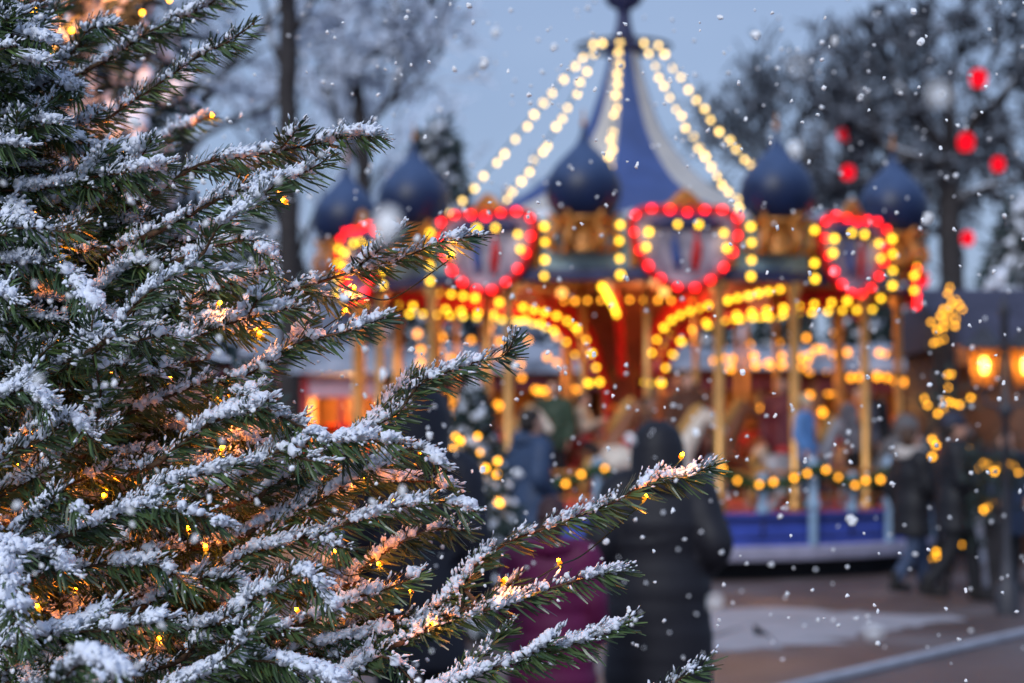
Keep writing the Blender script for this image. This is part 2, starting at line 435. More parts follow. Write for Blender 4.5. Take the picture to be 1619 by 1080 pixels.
# branches seen in the photograph: pixel path, depth at base and tip, snow, side twigs
HERO = [
 ([(45,245),(140,205),(225,140),(300,85),(352,48),(398,28)], 3.25, 3.12, .35, 0),
 ([(60,112),(110,82),(150,55),(186,38)], 3.3, 3.25, .9, 1),
 ([(175,92),(235,62),(300,20),(345,-15),(392,-40)], 3.35, 3.3, .9, 1),
 ([(-30,165),(50,150),(95,135),(132,150)], 3.15, 3.05, 1.3, 1),
 ([(-40,125),(10,112),(52,104)], 3.2, 3.1, 1.2, 1),
 ([(-20,215),(50,190),(110,195),(150,180)], 3.2, 3.1, 1.1, 2),
 ([(-30,300),(60,292),(150,286),(215,272),(268,262)], 3.05, 2.98, 1.35, 2),
 ([(150,330),(200,290),(228,250),(240,222)], 3.05, 3.0, 1.2, 0),
 ([(255,300),(330,262),(410,240),(500,232),(560,228),(604,218)], 3.06, 2.96, 1.05, 1),
 ([(270,355),(340,318),(400,292),(465,270),(520,252)], 3.0, 2.93, 1.1, 1),
 ([(185,515),(240,462),(300,412),(355,362),(400,325),(440,296)], 2.80, 2.76, .95, 0),
 ([(-20,420),(50,425),(100,445),(150,490)], 2.95, 2.85, 1.7, 1),
 ([(150,680),(158,640),(152,590),(146,540),(148,502)], 2.92, 2.78, 1.3, 0),
 ([(195,545),(225,535),(262,528)], 2.9, 2.84, 1.1, 1),
 ([(265,545),(330,520),(400,500),(450,492),(488,486)], 2.95, 2.89, 1.35, 1),
 ([(165,668),(245,645),(325,610),(400,585),(470,552),(550,525),(613,506)], 2.98, 2.9, 1.0, 2),
 ([(395,482),(460,458),(520,440),(590,415),(650,392),(700,380),(744,369)], 2.98, 2.92, 1.15, 1),
 ([(425,770),(500,730),(570,690),(625,650),(680,612),(745,570),(785,545),(818,528)], 2.95, 2.88, .7, 1),
 ([(270,715),(340,672),(400,650),(455,655),(505,690)], 2.9, 2.84, 1.6, 1),
 ([(290,800),(370,755),(450,722),(530,700),(590,694),(632,703)], 2.88, 2.82, 1.5, 2),
 ([(410,830),(500,790),(570,752),(640,722),(705,745)], 2.95, 2.9, 1.5, 1),
 ([(330,905),(420,868),(520,838),(610,812),(690,795),(752,812)], 2.9, 2.86, 1.15, 2),
 ([(430,1040),(540,1010),(640,985),(705,945),(745,905)], 2.95, 2.9, 1.1, 1),
 ([(735,925),(760,885),(820,858),(890,835),(960,798),(1040,760),(1085,742),(1132,735)], 2.9, 2.9, .65, 0),
 ([(640,1010),(720,985),(790,962),(860,940),(930,918),(984,910)], 2.9, 2.87, .8, 0),
 ([(600,1120),(690,1085),(780,1058),(860,1030),(930,1005),(993,984)], 2.86, 2.83, 1.1, 1),
 ([(1010,1130),(1060,1090),(1118,1052)], 2.86, 2.84, .9, 0),
 ([(480,985),(560,950),(610,930),(664,906)], 2.93, 2.9, 1.15, 1),
 ([(-40,800),(0,860),(30,910),(42,980),(50,1020)], 2.7, 2.6, 1.7, 0),
 ([(-20,1030),(70,1005),(160,990),(268,982)], 2.75, 2.68, 1.4, 1),
 ([(-30,1130),(50,1090),(120,1058),(185,1075)], 2.35, 2.25, 1.8, 1),
 ([(215,1110),(300,1070),(380,1050),(460,1052),(545,1085)], 2.75, 2.7, 1.7, 2),
 ([(120,900),(190,888),(260,905),(312,935)], 2.85, 2.8, 1.35, 1),
 ([(130,845),(200,795),(250,765),(320,742),(390,728)], 2.85, 2.8, 1.1, 1),
 ([(130,840),(220,815),(290,812),(358,835)], 2.82, 2.76, 1.2, 1),
 ([(380,960),(440,925),(490,915),(526,962)], 2.82, 2.78, 1.4, 1),
 ([(-10,905),(40,880),(80,880),(110,905)], 2.75, 2.7, 1.3, 1),
 ([(-30,360),(15,350),(50,362),(70,395)], 2.95, 2.9, 1.3, 1),
 ([(-40,480),(-5,460),(25,480)], 2.85, 2.8, 1.5, 1),
 ([(-10,640),(30,620),(60,625),(78,655)], 2.8, 2.76, 1.3, 1),
 ([(10,720),(60,690),(110,672),(150,700)], 2.85, 2.8, 1.0, 1),
 ([(40,830),(70,800),(100,795),(128,812)], 2.78, 2.72, .9, 2),
 ([(300,405),(350,385),(395,385),(432,412)], 3.0, 2.95, 1.4, 0),
 ([(330,460),(380,440),(420,425),(440,440)], 3.0, 2.96, 1.1, 1),
 ([(560,905),(620,860),(680,838),(735,838)], 3.02, 2.98, 1.0, 1),
 ([(520,790),(590,770),(650,758),(712,772)], 3.05, 3.0, 1.4, 1),
 ([(240,950),(300,925),(350,920),(400,950)], 2.9, 2.85, 1.0, 2),
 ([(300,1030),(360,1000),(420,985),(470,1000)], 2.85, 2.8, 1.1, 2),
 ([(-30,70),(30,60),(70,35),(100,0)], 3.45, 3.4, .8, 1),
 ([(180,300),(235,262),(270,215),(300,192),(335,184)], 3.95, 3.9, 1.2, 0),
 ([(480,1100),(560,1055),(610,1050),(660,1090)], 2.9, 2.85, 1.3, 1),
]
for (px, d0, d1, sn, sd_) in HERO:
    n = len(px)
    make_branch([P(x, y, d0 + (d1 - d0) * i / (n - 1)) for i, (x, y) in enumerate(px)], sn, sd_ + 1 if n > 4 and sn > .7 else sd_)

# shorter twigs between them, some reaching towards the camera
def edge_n(y): return float(np.interp(y, [0, 120, 220, 300, 400, 500, 600, 700, 800, 900, 1000, 1090], [150, 90, 200, 330, 420, 430, 400, 520, 600, 560, 560, 600]))
for i in range(66):
    y = frng.uniform(20, 1085); x = edge_n(y) * frng.uniform(.0, 1.0); ln = frng.uniform(110, 230); sl = frng.uniform(-.45, .85)
    d0 = frng.uniform(3.0, 3.22); tw_ = frng.uniform(.02, .12)
    make_branch([P(x - ln, y + ln * sl, d0), P(x - ln * .6, y + ln * sl * .55 - 6, d0 - tw_ * .3), P(x - ln * .25, y + ln * sl * .2 - 8, d0 - tw_ * .7), P(x, y + frng.uniform(-4, 22), d0 - tw_)], frng.uniform(.7, 1.5), 2, link=False, side_len=.5, thr=-.1)
# the inner branches behind them, out to the crown's edge
def edge_x(y): return float(np.interp(y, [-50, 60, 150, 240, 330, 420, 520, 640, 720, 800, 900, 1000, 1100], [60, 60, 70, 120, 250, 310, 360, 350, 430, 510, 540, 590, 620]))
k = 0
for y in np.arange(-60, 1130, 31):
    for q in range(3):
        yy = y + frng.uniform(-14, 14); ex = edge_x(yy) * frng.uniform(.45, 1.0)
        ln = frng.uniform(170, 330); sl = frng.uniform(-.1, .65)
        d0 = 3.0 + frng.uniform(.08, .5)
        if q == 2: ex *= .55; d0 = frng.uniform(2.95, 3.2)
        x1, y1 = ex, yy; x0, y0 = ex - ln, yy + ln * sl
        pts = [P(x0, y0, d0), P(x0 + ln * .35, y0 - ln * sl * .3, d0 - .03), P(x0 + ln * .7, y0 - ln * sl * .72, d0 - .06), P(x1, y1 + frng.uniform(-6, 12), d0 - .1)]
        make_branch(pts, frng.uniform(.12, .6), 2, L=.034, dens=760, link=(k % 2 == 0), thr=0.0, side_len=.5); k += 1

# fairy lights
M['cable_green'] = mat('green_cable', (0.012, 0.03, 0.015), 0.5)
M['fairy'] = emis('fairy_glow', (1.0, 0.21, 0.0012), 260)
fl = thing('fairy_light_string', 'thin green cable of amber fairy lights wound through the snowy fir', 'fairy lights')
FAIRY = [(336,183,3.88),(160,262,3.2),(97,416,3.0),(450,318,3.06),(347,479,2.93),
 (410,528,2.93),(190,585,3.0),(48,686,2.93),(30,735,2.98),(165,783,2.96),(560,455,3.0),(714,403,2.94),(545,491,2.93),(355,655,3.05),(350,710,3.0),(575,756,2.95),(620,792,2.93),(528,874,2.93),(600,893,2.96),(325,866,2.93),(298,836,2.93),
 (20,860,2.95),(60,960,2.95),(683,986,2.86),(797,918,2.87),(884,888,2.9),(1020,786,2.885),(1078,720,2.89),(650,935,2.95),(470,965,3.0),(250,1010,2.95),(120,930,2.95),(665,715,2.98),(90,770,3.05),(270,600,3.1),(60,560,3.1),(400,780,3.05),(180,340,3.15),(50,330,3.2)]
M['fairy_cap'] = emis('fairy_cap', (1.0, 0.17, 0.006), 3)
_b = MB(); _b.ell((0, 0, .0015), (.0027, .0027, .0038), sub=2, mi=0); _b.lathe([(.0034, -.004), (.0036, -.001), (.0022, .0015)], 10, mi=1); _b.lathe([(.0022, -.010), (.0026, -.004)], 8, mi=2, cap=True)
_o = _b.build('bulb', ['fairy', 'fairy_cap', 'cable_green']); fb = _o.data; bpy.data.objects.remove(_o)
fpts = []
_left = list(FAIRY); _ord = [_left.pop(0)]
while _left:                      # the cable runs on to the nearest bulb
    q_ = min(_left, key=lambda b: (P(*b) - P(*_ord[-1])).length); _left.remove(q_); _ord.append(q_)
FAIRY = _ord
for (x, y, d) in FAIRY:
    p = P(x, y, d); put(fb, 'bulb', fl, p, (frng.uniform(-1.2, 1.2), frng.uniform(-1.2, 1.2), 0)); fpts.append(p)
cb = MB()
for i in range(len(fpts) - 1):
    a, b_ = fpts[i], fpts[i + 1]
    dd = (a - b_).length
    if dd > .2:
        if cb.n: cb.build('cable', 'cable_green', fl)
        cb = MB(); continue
    m1 = a.lerp(b_, .5) + Vector((-.02, .04 + .1 * dd, -.02 - .1 * dd))
    if dd > .35: m1 += Vector((-.25 * dd, .15, 0))
    c = catmull([a + Vector((0, 0, -.005)), m1, b_ + Vector((0, 0, -.005))], 14)
    cb.tube(c, .0011, n=5)
if cb.n: cb.build('cable', 'cable_green', fl)
for i, (x, y, d) in enumerate(FAIRY):                 # what each little lamp throws on the twigs beside it
    ld = bpy.data.lights.new('bulb_light', 'POINT'); ld.energy = .13 if d >= 3.0 else .07; ld.color = (1.0, .25, .03); ld.shadow_soft_size = .004
    lo = bpy.data.objects.new('bulb_light', ld); COL.objects.link(lo); lo.parent = fl; lo.location = fpts[i] + Vector((0, -.006, -.008))
# ------------------------------------------------------------------ carousel
CX, CY = P(988, 690, 25.9).x, 25.9
def A(deg, r, z):                                   # local carousel point: 0 deg faces the camera, positive to the right
    a = math.radians(deg); return Vector((r * math.sin(a), -r * math.cos(a), z))
def Zat(y, d): return CAM_Z + (690 - y) / FPX * d

M['navy_gloss'] = frosted('dome_blue_sky_sheen', (0.007, 0.017, 0.060), lo=.1, hi=1.15, snow=(.09, .15, .30), rough=.42, nscale=7, nmix=.45)  # paler blue on up-facing parts: sky reflection put into the colour, no snow
M['canvas_blue'] = mat('roof_blue', (0.045, 0.085, 0.25), 0.7, var=0.15, scale=3)
M['canvas_white'] = mat('roof_cream', (0.50, 0.49, 0.48), 0.7, var=0.10, scale=3)
M['gold'] = mat('gilded_orange', (0.52, 0.20, 0.04), 0.38, metal=0.35, var=0.3, scale=9)
M['brass'] = mat('brass_pole', (0.72, 0.38, 0.12), 0.35, metal=0.5, var=0.2, scale=5)
M['red_paint'] = mat('red_enamel', (0.50, 0.015, 0.015), 0.35, var=0.2, scale=6)
M['core_wood'] = mat('core_brown', (0.15, 0.035, 0.018), 0.5, var=0.35, scale=6)
M['teal'] = mat('teal_paint', (0.20, 0.33, 0.40), 0.5, var=0.25, scale=4)
M['navy_paint'] = mat('navy_paint', (0.03, 0.035, 0.10), 0.5, var=0.3, scale=6)
M['band_blue'] = mat('platform_blue', (0.05, 0.085, 0.42), 0.45, var=0.2, scale=3)
M['lavender'] = mat('pale_step', (0.42, 0.40, 0.52), 0.6, var=0.2, scale=4)
M['black_gap'] = mat('black_skirt', (0.012, 0.012, 0.016), 0.8, var=0.3)
M['deck_red'] = mat('deck_red', (0.55, 0.10, 0.11), 0.6, var=0.2, scale=3)
M['ceiling'] = mat('ceiling_boards', (0.22, 0.07, 0.03), 0.6, var=0.3, scale=5)
M['post_blue'] = mat('post_pale_blue', (0.28, 0.42, 0.58), 0.5, var=0.15)
M['picture'] = mat('painted_panel', (0.17, 0.15, 0.24), 0.5, var=0.5, scale=5, col2=(0.50, 0.45, 0.50))
M['bulb_yellow'] = emis('yellow_bulb', (1.0, 0.58, 0.026), 6.2)
M['bulb_pale'] = emis('warm_white_bulb', (1.0, 0.66, 0.20), 6.0)
M['bulb_red'] = emis('red_bulb', (1.0, 0.012, 0.014), 7)
M['bulb_amber'] = emis('amber_bulb', (1.0, 0.38, 0.025), 6.5)
B_Y = bulb_mesh('bulb', 0.032, 'bulb_yellow', 2); B_P = bulb_mesh('bulb', 0.031, 'bulb_pale', 2); B_R = bulb_mesh('red_bulb', 0.035, 'bulb_red', 2)
B_A = bulb_mesh('bulb', 0.027, 'bulb_amber', 1)

car = thing('carousel', 'round carousel with blue onion domes, striped tent roof and red and yellow bulbs', 'carousel', (CX, CY, 0))
# platform
mb = MB(); mb.lathe([(3.66, 0.0), (3.66, .22)], 72); mb.build('skirt', 'black_gap', car)
mb = MB(); mb.lathe([(3.6, .22), (4.02, .22), (4.04, .25), (4.04, .37), (4.0, .385), (3.9, .385)], 72); mb.build('step', 'lavender', car, angle=40)
mb = MB(); mb.lathe([(3.9, .385), (3.97, .385), (3.97, .44), (3.94, .46), (3.94, .68), (3.98, .70), (3.98, .745), (3.9, .75)], 72); mb.build('platform_rim', 'band_blue', car, angle=40)
mb = MB()
for z_ in (.47, .665): mb.tube([A(q, 3.955, z_) for q in np.linspace(0, 357, 120)], .014, 6, closed=True)
mb.build('rim_moulding', 'navy_paint', car)
for k in range(20):
    mb = MB(); p = A(1.5 + 18 * k, 3.95, .57); mb.box(p, (.025, .03, .20), math.radians(1.5 + 18 * k)); mb.build('rim_seam', 'navy_paint', car)
mb = MB(); mb.lathe([(3.92, .735), (3.92, .752), (0.02, .752)], 72); mb.build('deck', 'deck_red', car, angle=40)
# posts of the railing, rail
for k in range(20):
    a = 10.5 + 18 * k
    mb = MB(); p = A(a, 4.0, 0)
    mb.rings([((p.x, p.y, .385), .05, .05), ((p.x, p.y, .80), .05, .05)], 10)
    mb.rings([((p.x, p.y, .80), .085, .085), ((p.x, p.y, .86), .085, .085), ((p.x, p.y, .90), .055, .055), ((p.x, p.y, 1.22), .05, .05), ((p.x, p.y, 1.25), .08, .08), ((p.x, p.y, 1.30), .08, .08), ((p.x, p.y, 1.38), .02, .02)], 12)
    mb.build('railing_post', 'post_blue', car, angle=45)
mb = MB(); mb.tube([A(a, 3.96, 1.2) for a in np.linspace(0, 354, 60)], .022, 6, closed=True)
mb.tube([A(a, 3.96, .92) for a in np.linspace(0, 354, 60)], .018, 6, closed=True); mb.build('rail', 'gold', car)
for k in range(40):
    if k % 2 == 0: continue
    mb = MB(); p = A(10.5 + 9 * k, 3.95, 0)
    mb.lathe([(.07, .752), (.08, .80), (.045, .86), (.075, .98), (.05, 1.1), (.07, 1.18), (.02, 1.2)], 12, (p.x, p.y, 0)); mb.build('baluster', 'post_blue', car)
# core
prof = [(.46, .752), (.46, .98), (.37, 1.03), (.31, 1.5), (.25, 1.95), (.28, 2.2), (.36, 2.45), (.43, 2.7), (.56, 2.95), (.80, 3.15), (1.12, 3.38)]
mb = MB(); mb.lathe(prof, 20); core = mb.build('core', 'core_wood', car, angle=60)
mb = MB()
for a in (-52, 52, 128, 232):
    mb.tube([A(a, r + .03, z) for r, z in prof[2:]], .045, 6)
mb.build('trim', 'red_paint', core)
mb = MB(); mb.lathe([(.34, 1.28), (.39, 1.3), (.39, 1.38), (.33, 1.42)], 20); mb.build('gilded_band', 'gold', core); mb = MB(); mb.lathe([(.26, 1.9), (.31, 1.92), (.31, 1.98), (.26, 2.0)], 20); mb.build('gilded_band', 'gold', core)
for k in range(10):
    mb = MB(); a = 10.5 + 36 * k
    mb.tube([A(a, .30, 1.48), A(a, .255, 1.86)], [.075, .06], 10, flat=1.0); mb.build('panel', 'picture', core)
# ribs with bulbs
rp = [(.50, 2.36), (.56, 2.55), (.66, 2.74), (.80, 2.92), (1.0, 3.07), (1.3, 3.17), (1.7, 3.23), (2.2, 3.28), (2.8, 3.33), (3.4, 3.36)]
rpc = catmull([(r, 0, z) for r, z in rp], 60); rps, rl = arc_resample(rpc, .02)
for k in range(10):
    a = -7.5 + 36 * k
    mb = MB(); V = []; hw = .05
    n = len(rps)
    pr = [A(a, r, z) for r, _, z in rps]
    mb.tube(pr, .055, 8, flat=.7)
    up = [A(a, r, min(3.40, z + .10)) for r, _, z in rps]; mb.tube(up, .05, 6, flat=.5)
    rib = mb.build('rib', 'red_paint', car)
    nb = 17
    for q in range(nb):
        if k == 0 and q < 6: continue
        t = q / (nb - 1) * (len(rps) - 1); i = int(t)
        p = A(a, rps[i][0], rps[i][2]) + Vector((0, 0, -.065))
        put(B_Y, 'bulb', rib, p)
# ceiling and valance
mb = MB(); mb.lathe([(1.0, 3.42), (3.6, 3.44)], 40); mb.build('ceiling', 'ceiling', car)
# poles and horses
M['horse_white'] = mat('horse_cream', (0.62, 0.55, 0.47), 0.4, var=0.15); M['horse_brown'] = mat('horse_chestnut', (0.24, 0.09, 0.04), 0.4, var=0.2)
M['horse_grey'] = mat('horse_grey', (0.33, 0.33, 0.36), 0.4, var=0.2); M['saddle'] = mat('saddle_red', (0.45, 0.03, 0.03), 0.5); M['mane'] = mat('mane_gold', (0.5, 0.28, 0.08), 0.6)
def horse_meshes(material):
    mb = MB()
    mb.tube([(-.52, 0, 1.0), (-.44, 0, 1.03), (-.25, 0, 1.03), (0, 0, .99), (.25, 0, 1.0), (.42, 0, 1.05), (.50, 0, 1.08)], [.08, .165, .19, .175, .19, .16, .08], 14, flat=.86)
    mb.tube([(.36, 0, 1.08), (.50, 0, 1.28), (.60, 0, 1.47), (.66, 0, 1.56)], [.155, .115, .085, .07], 12, flat=.7)
    mb.tube([(.60, 0, 1.58), (.70, 0, 1.53), (.82, 0, 1.42), (.90, 0, 1.34)], [.06, .082, .058, .045], 10, flat=.75)
    for s in (-1, 1):
        mb.tube([(.63, .035 * s, 1.58), (.625, .045 * s, 1.68)], [.025, .004], 6)
        fz = 0 if s > 0 else .12
        mb.tube([(.38, .10 * s, .98), (.52, .11 * s, .76 + fz), (.66, .11 * s, .72 + fz), (.60, .11 * s, .52 + fz), (.66, .11 * s, .46 + fz)], [.085, .055, .045, .034, .045], 8)
        mb.tube([(-.40, .10 * s, 1.0), (-.36, .11 * s, .76), (-.56, .11 * s, .58), (-.60, .11 * s, .34 + fz), (-.55, .11 * s, .28 + fz)], [.13, .075, .05, .034, .045], 8)
    h = remeshed(mb, 'carousel_horse', material, None, .022, 2)
    s_ = MB(); s_.tube([(-.2, 0, 1.17), (-.05, 0, 1.12), (.12, 0, 1.17)], [.12, .13, .12], 10, flat=1.35); s_.tube([(-.24, 0, 1.20), (-.21, 0, 1.27)], [.1, .06], 8, flat=1.3)
    s_.tube([(-.02, a_, z_) for a_, z_ in ((.18, 1.02), (.20, .9), (.2, .78))], .02, 6); s_.tube([(-.02, -a_, z_) for a_, z_ in ((.18, 1.02), (.20, .9), (.2, .78))], .02, 6)
    mn = MB()
    mn.tube([(.30, 0, 1.24), (.44, 0, 1.42), (.54, 0, 1.58), (.62, 0, 1.66)], [.05, .06, .06, .03], 8, flat=.5)
    tl = MB(); tl.tube([(-.5, 0, 1.06), (-.66, 0, 1.0), (-.74, 0, .8), (-.72, 0, .56)], [.04, .065, .06, .015], 8)
    return h, s_.build('saddle', 'saddle'), mn.build('mane', 'mane'), tl.build('tail', 'mane')
HM = [horse_meshes(m) for m in ('horse_white', 'horse_brown', 'horse_grey')]
RIDER_SPOTS = []
def place_horse(a, r, dz, kind):
    h, s, m, tl = HM[kind]
    c = copy_of(h, car); p = A(a, r, .30 + dz); c.location = p; c.rotation_euler = (0, 0, math.radians(a))
    copy_of(s, c); copy_of(m, c); copy_of(tl, c)
    RIDER_SPOTS.append((a, r, .30 + dz))
for k in range(20):
    a = 1.5 + 18 * k; r = 3.1 if k % 2 == 0 else 2.2
    mb = MB(); p = A(a, r, 0)
    mb.tube([(p.x, p.y, .752), (p.x, p.y, 3.43)], .036, 10); mb.build('pole', 'brass', car)
    place_horse(a, r, .12 * math.sin(k * 2.1), (k * 7) % 3)
for o3 in HM:
    for o in o3: bpy.data.objects.remove(o)
for a in (-79.5, -61.5, -25.5, -43.5, 10.5 + 4, 30.5, 51.5, 82.5, 118, 154, 190, 226, 262):
    mb = MB(); p = A(a, 3.5, 0)
    mb.lathe([(.09, .752), (.09, .82), (.055, .86), (.05, 3.2), (.10, 3.3), (.10, 3.42)], 12, (p.x, p.y, 0)); mb.build('pillar', 'brass', car)
# fascia
mb = MB(); mb.lathe([(3.45, 3.36), (3.6, 3.36), (3.62, 3.42), (3.6, 3.48), (3.55, 3.5)], 80); mb.build('lower_moulding', 'navy_paint', car, angle=40)
mb = MB(); mb.lathe([(3.55, 3.48), (3.52, 3.70), (3.56, 3.98), (3.60, 4.02), (3.60, 4.07), (3.3, 4.10)], 80); mb.build('fascia', 'teal', car, angle=40)
for k in range(20):                                 # gilded pilasters on the fascia
    a = -10.5 + 18 * k + 9
    p = A(a, 3.56, 0); mb = MB(); mb.box((p.x, p.y, 3.74), (.10, .05, .46), math.radians(a), bevel=.015); mb.build('pilaster', 'gold', car)
# cartouches: a rounded, flat-topped heart outline of red bulbs round a painted panel
def cart_curve(w=.60, h=.45):
    pts = [(0, .90), (.35, .97), (.72, .98), (.98, .80), (1.0, .45), (.92, .05), (.80, -.30), (.52, -.72), (.20, -.95), (0, -1.0)]
    full = pts + [(-x, z) for x, z in pts[-2:0:-1]]
    return [(x * w, z * h) for x, z in full]
def closed_curve(c, n):
    c = list(c); p = catmull([(x, 0, z) for x, z in c + c[:3]], 24 * (len(c) + 2))
    p = p[24:24 * (len(c) + 1)]
    sp, _ = arc_resample(p, .01); ii = np.linspace(0, len(sp), n, endpoint=False).astype(int)
    return sp[ii]
for k in range(10):
    a = 7.5 + 36 * k
    e = MB(); base = A(a, 3.66, 3.70); ar = math.radians(a)
    cc = closed_curve(cart_curve(), 56); q = cc.copy()
    fr = MB(); fr.tube(q, .055, 8, closed=True, flat=.9)
    pan = fr.build('cartouche', 'red_paint', car, loc=base); pan.rotation_euler = (0, 0, ar)
    bk = MB(); inner = closed_curve(cart_curve(.57, .42), 40)
    vs = np.vstack([[[0, -.012, 0]], inner + np.array([0, -.012, 0]), inner + np.array([0, .03, 0])]); n = len(inner)
    fs = [(0, 1 + (i + 1) % n, 1 + i) for i in range(n)] + [(1 + i, 1 + (i + 1) % n, 1 + n + (i + 1) % n, 1 + n + i) for i in range(n)]
    bk.add(vs, fs); bk.build('painting', 'picture', pan, smooth=False)
    tp = MB(); tp.tube([(-.40, -.03, .26), (-.2, -.045, .31), (0, -.045, .30), (.2, -.045, .31), (.40, -.03, .26)], [.05, .09, .08, .09, .05], 8, flat=.3); tp.build('blue_drape', 'navy_paint', pan)
    for s in (-1, 1):
        fg = MB(); fg.tube([(.10 * s, -.04, -.25), (.11 * s, -.05, -.1), (.13 * s, -.05, .05), (.12 * s, -.045, .13)], [.03, .06, .05, .02], 8, flat=.4); fg.ell((.12 * s, -.05, .17), (.035, .02, .04), sub=1)
        fg.build('painted_figure', 'red_paint' if s > 0 else 'canvas_blue', pan)
    cr = MB(); cr.tube([(-.26, 0, .46), (-.14, 0, .50), (-.08, 0, .58), (0, 0, .63), (.08, 0, .58), (.14, 0, .50), (.26, 0, .46)], [.03, .05, .05, .06, .05, .05, .03], 8); cr.ell((0, 0, .53), (.12, .04, .07), sub=2); cr.build('crest', 'gold', pan)
    front = abs(((a + 180) % 360) - 180) < 100
    if front:
        for q in closed_curve(cart_curve(), 17): put(B_R, 'red_bulb', pan, (q[0], -.07, q[2]))
        for (x, z) in ((-.43, .18), (-.46, .01), (-.10, .27), (.14, .27), (.43, .18), (.46, .01)): put(B_Y, 'yellow_bulb', pan, (x, -.07, z))
        for s in (-1, 1):
            for z in (.26, .08, -.12, -.30): put(B_Y, 'yellow_bulb', pan, (s * (.76 - .05 * abs(z)), -.03, z))
# onion domes
onion = [(r_ * 1.12, z_ * 1.04) for r_, z_ in [(0.005, 1.06), (.02, .98), (.035, .90), (.08, .80), (.17, .70), (.28, .58), (.355, .45), (.385, .32), (.375, .20), (.33, .09), (.27, .02), (.24, 0)]]
for k in range(10):
    a = -10.5 + 36 * k; base = A(a, 3.62, 4.06)
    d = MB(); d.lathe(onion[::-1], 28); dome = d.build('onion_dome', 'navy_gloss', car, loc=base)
    f = MB(); f.ell((0, 0, 1.07), (.035, .035, .045), sub=2); f.lathe([(.012, 1.1), (.012, 1.2), (.001, 1.24)], 8); f.build('finial', 'gold', dome)
    p = MB(); p.lathe([(.26, -.40), (.28, -.36), (.20, -.30), (.20, -.10), (.29, -.05), (.30, 0), (.24, .01)], 20)
    for s in range(6):
        b = s * PI / 3; c = np.array([math.cos(b), math.sin(b), 0])
        p.tube([c * .30 + [0, 0, -.38], c * .40 + [0, 0, -.28], c * .36 + [0, 0, -.16], c * .27 + [0, 0, -.12], c * .33 + [0, 0, -.02], c * .40 + [0, 0, .05]], [.05, .055, .05, .045, .05, .02], 8)
    p.build('dome_pedestal', 'gold', dome)
# snow lying along the ledges
mb = MB(); a_ = np.linspace(0, 2 * PI, 140, endpoint=False)
mb.tube([((3.47 + .05 * math.sin(7 * q)) * math.sin(q), -(3.47 + .05 * math.sin(7 * q)) * math.cos(q), 4.10) for q in a_], [.075 + .03 * math.sin(11 * q) + .02 * math.sin(23 * q + 1) for q in a_], 8, closed=True, flat=1.5); mb.build('ledge_snow', 'snow', car)
# tent roof: blue and cream gores, bell shaped
rprof = [(.17, 6.72), (.24, 6.4), (.36, 6.0), (.52, 5.6), (.80, 5.2), (1.2, 4.82), (1.75, 4.52), (2.35, 4.33), (2.8, 4.21), (3.35, 4.1)]
rc, _ = arc_resample(catmull([(r, 0, z) for r, z in rprof], 40), .12)
for k in range(5):
    for (c0, hwid, m, nm) in ((8.5 + 72 * k, 19.5, 'canvas_blue', 'blue_gore'), (44.5 + 72 * k, 16.5, 'canvas_white', 'cream_gore')):
        g = MB(); V = []; na = 10
        for r, _, z in rc:
            for j in range(na + 1):
                u = j / na * 2 - 1
                V.append(A(c0 + u * hwid, r * (1 - .035 * (1 - u * u)), z)[:])
        fs = [(i * (na + 1) + j, i * (na + 1) + j + 1, (i + 1) * (na + 1) + j + 1, (i + 1) * (na + 1) + j) for i in range(len(rc) - 1) for j in range(na)]
        g.add(V, fs); g.build(nm, m, car)
# peak
t = MB(); t.lathe([(.22, 6.62), (.26, 6.66), (.26, 6.72), (.17, 6.78), (.11, 6.95), (.085, 7.12), (.10, 7.20), (.20, 7.25), (.255, 7.34), (.25, 7.45), (.17, 7.55), (.06, 7.62), (.03, 7.75), (.005, 7.95)], 24)
t.build('peak_finial', 'navy_paint', car, angle=60)
t = MB(); t.lathe([(.62, 6.68), (.64, 6.70), (.62, 6.72)], 40); 
for k in range(10): t.tube([A(36 * k, .2, 6.7), A(36 * k, .62, 6.7)], .014, 5)
t.build('lamp_ring', 'dark_bark', car)
# globes and point lights under the roof, added to warm the interior
M['lamp_glow'] = emis('fill_globe', (1.0, 0.45, 0.10), 3)
for k in range(10):
    a = 10.5 + 36 * k; l = MB(); p = A(a, 2.0, 3.34); l.ell(p, (.06, .06, .05), sub=2); l.build('fill_globe', 'lamp_glow', car)
for k in range(5):
    ld = bpy.data.lights.new('ceiling_fill_light', 'POINT'); ld.energy = 38; ld.color = (1.0, .52, .2); ld.shadow_soft_size = .15
    lo = bpy.data.objects.new('ceiling_fill_light', ld); COL.objects.link(lo); lo.parent = car; lo.location = A(10.5 + 72 * k, 1.75, 3.12)
# inner row of small amber bulbs on the underside
for k in range(40):
    if 60 < k * 9 < 300 and k % 2: continue
    put(B_A, 'amber_bulb', car, A(k * 9, 1.15, 3.30))

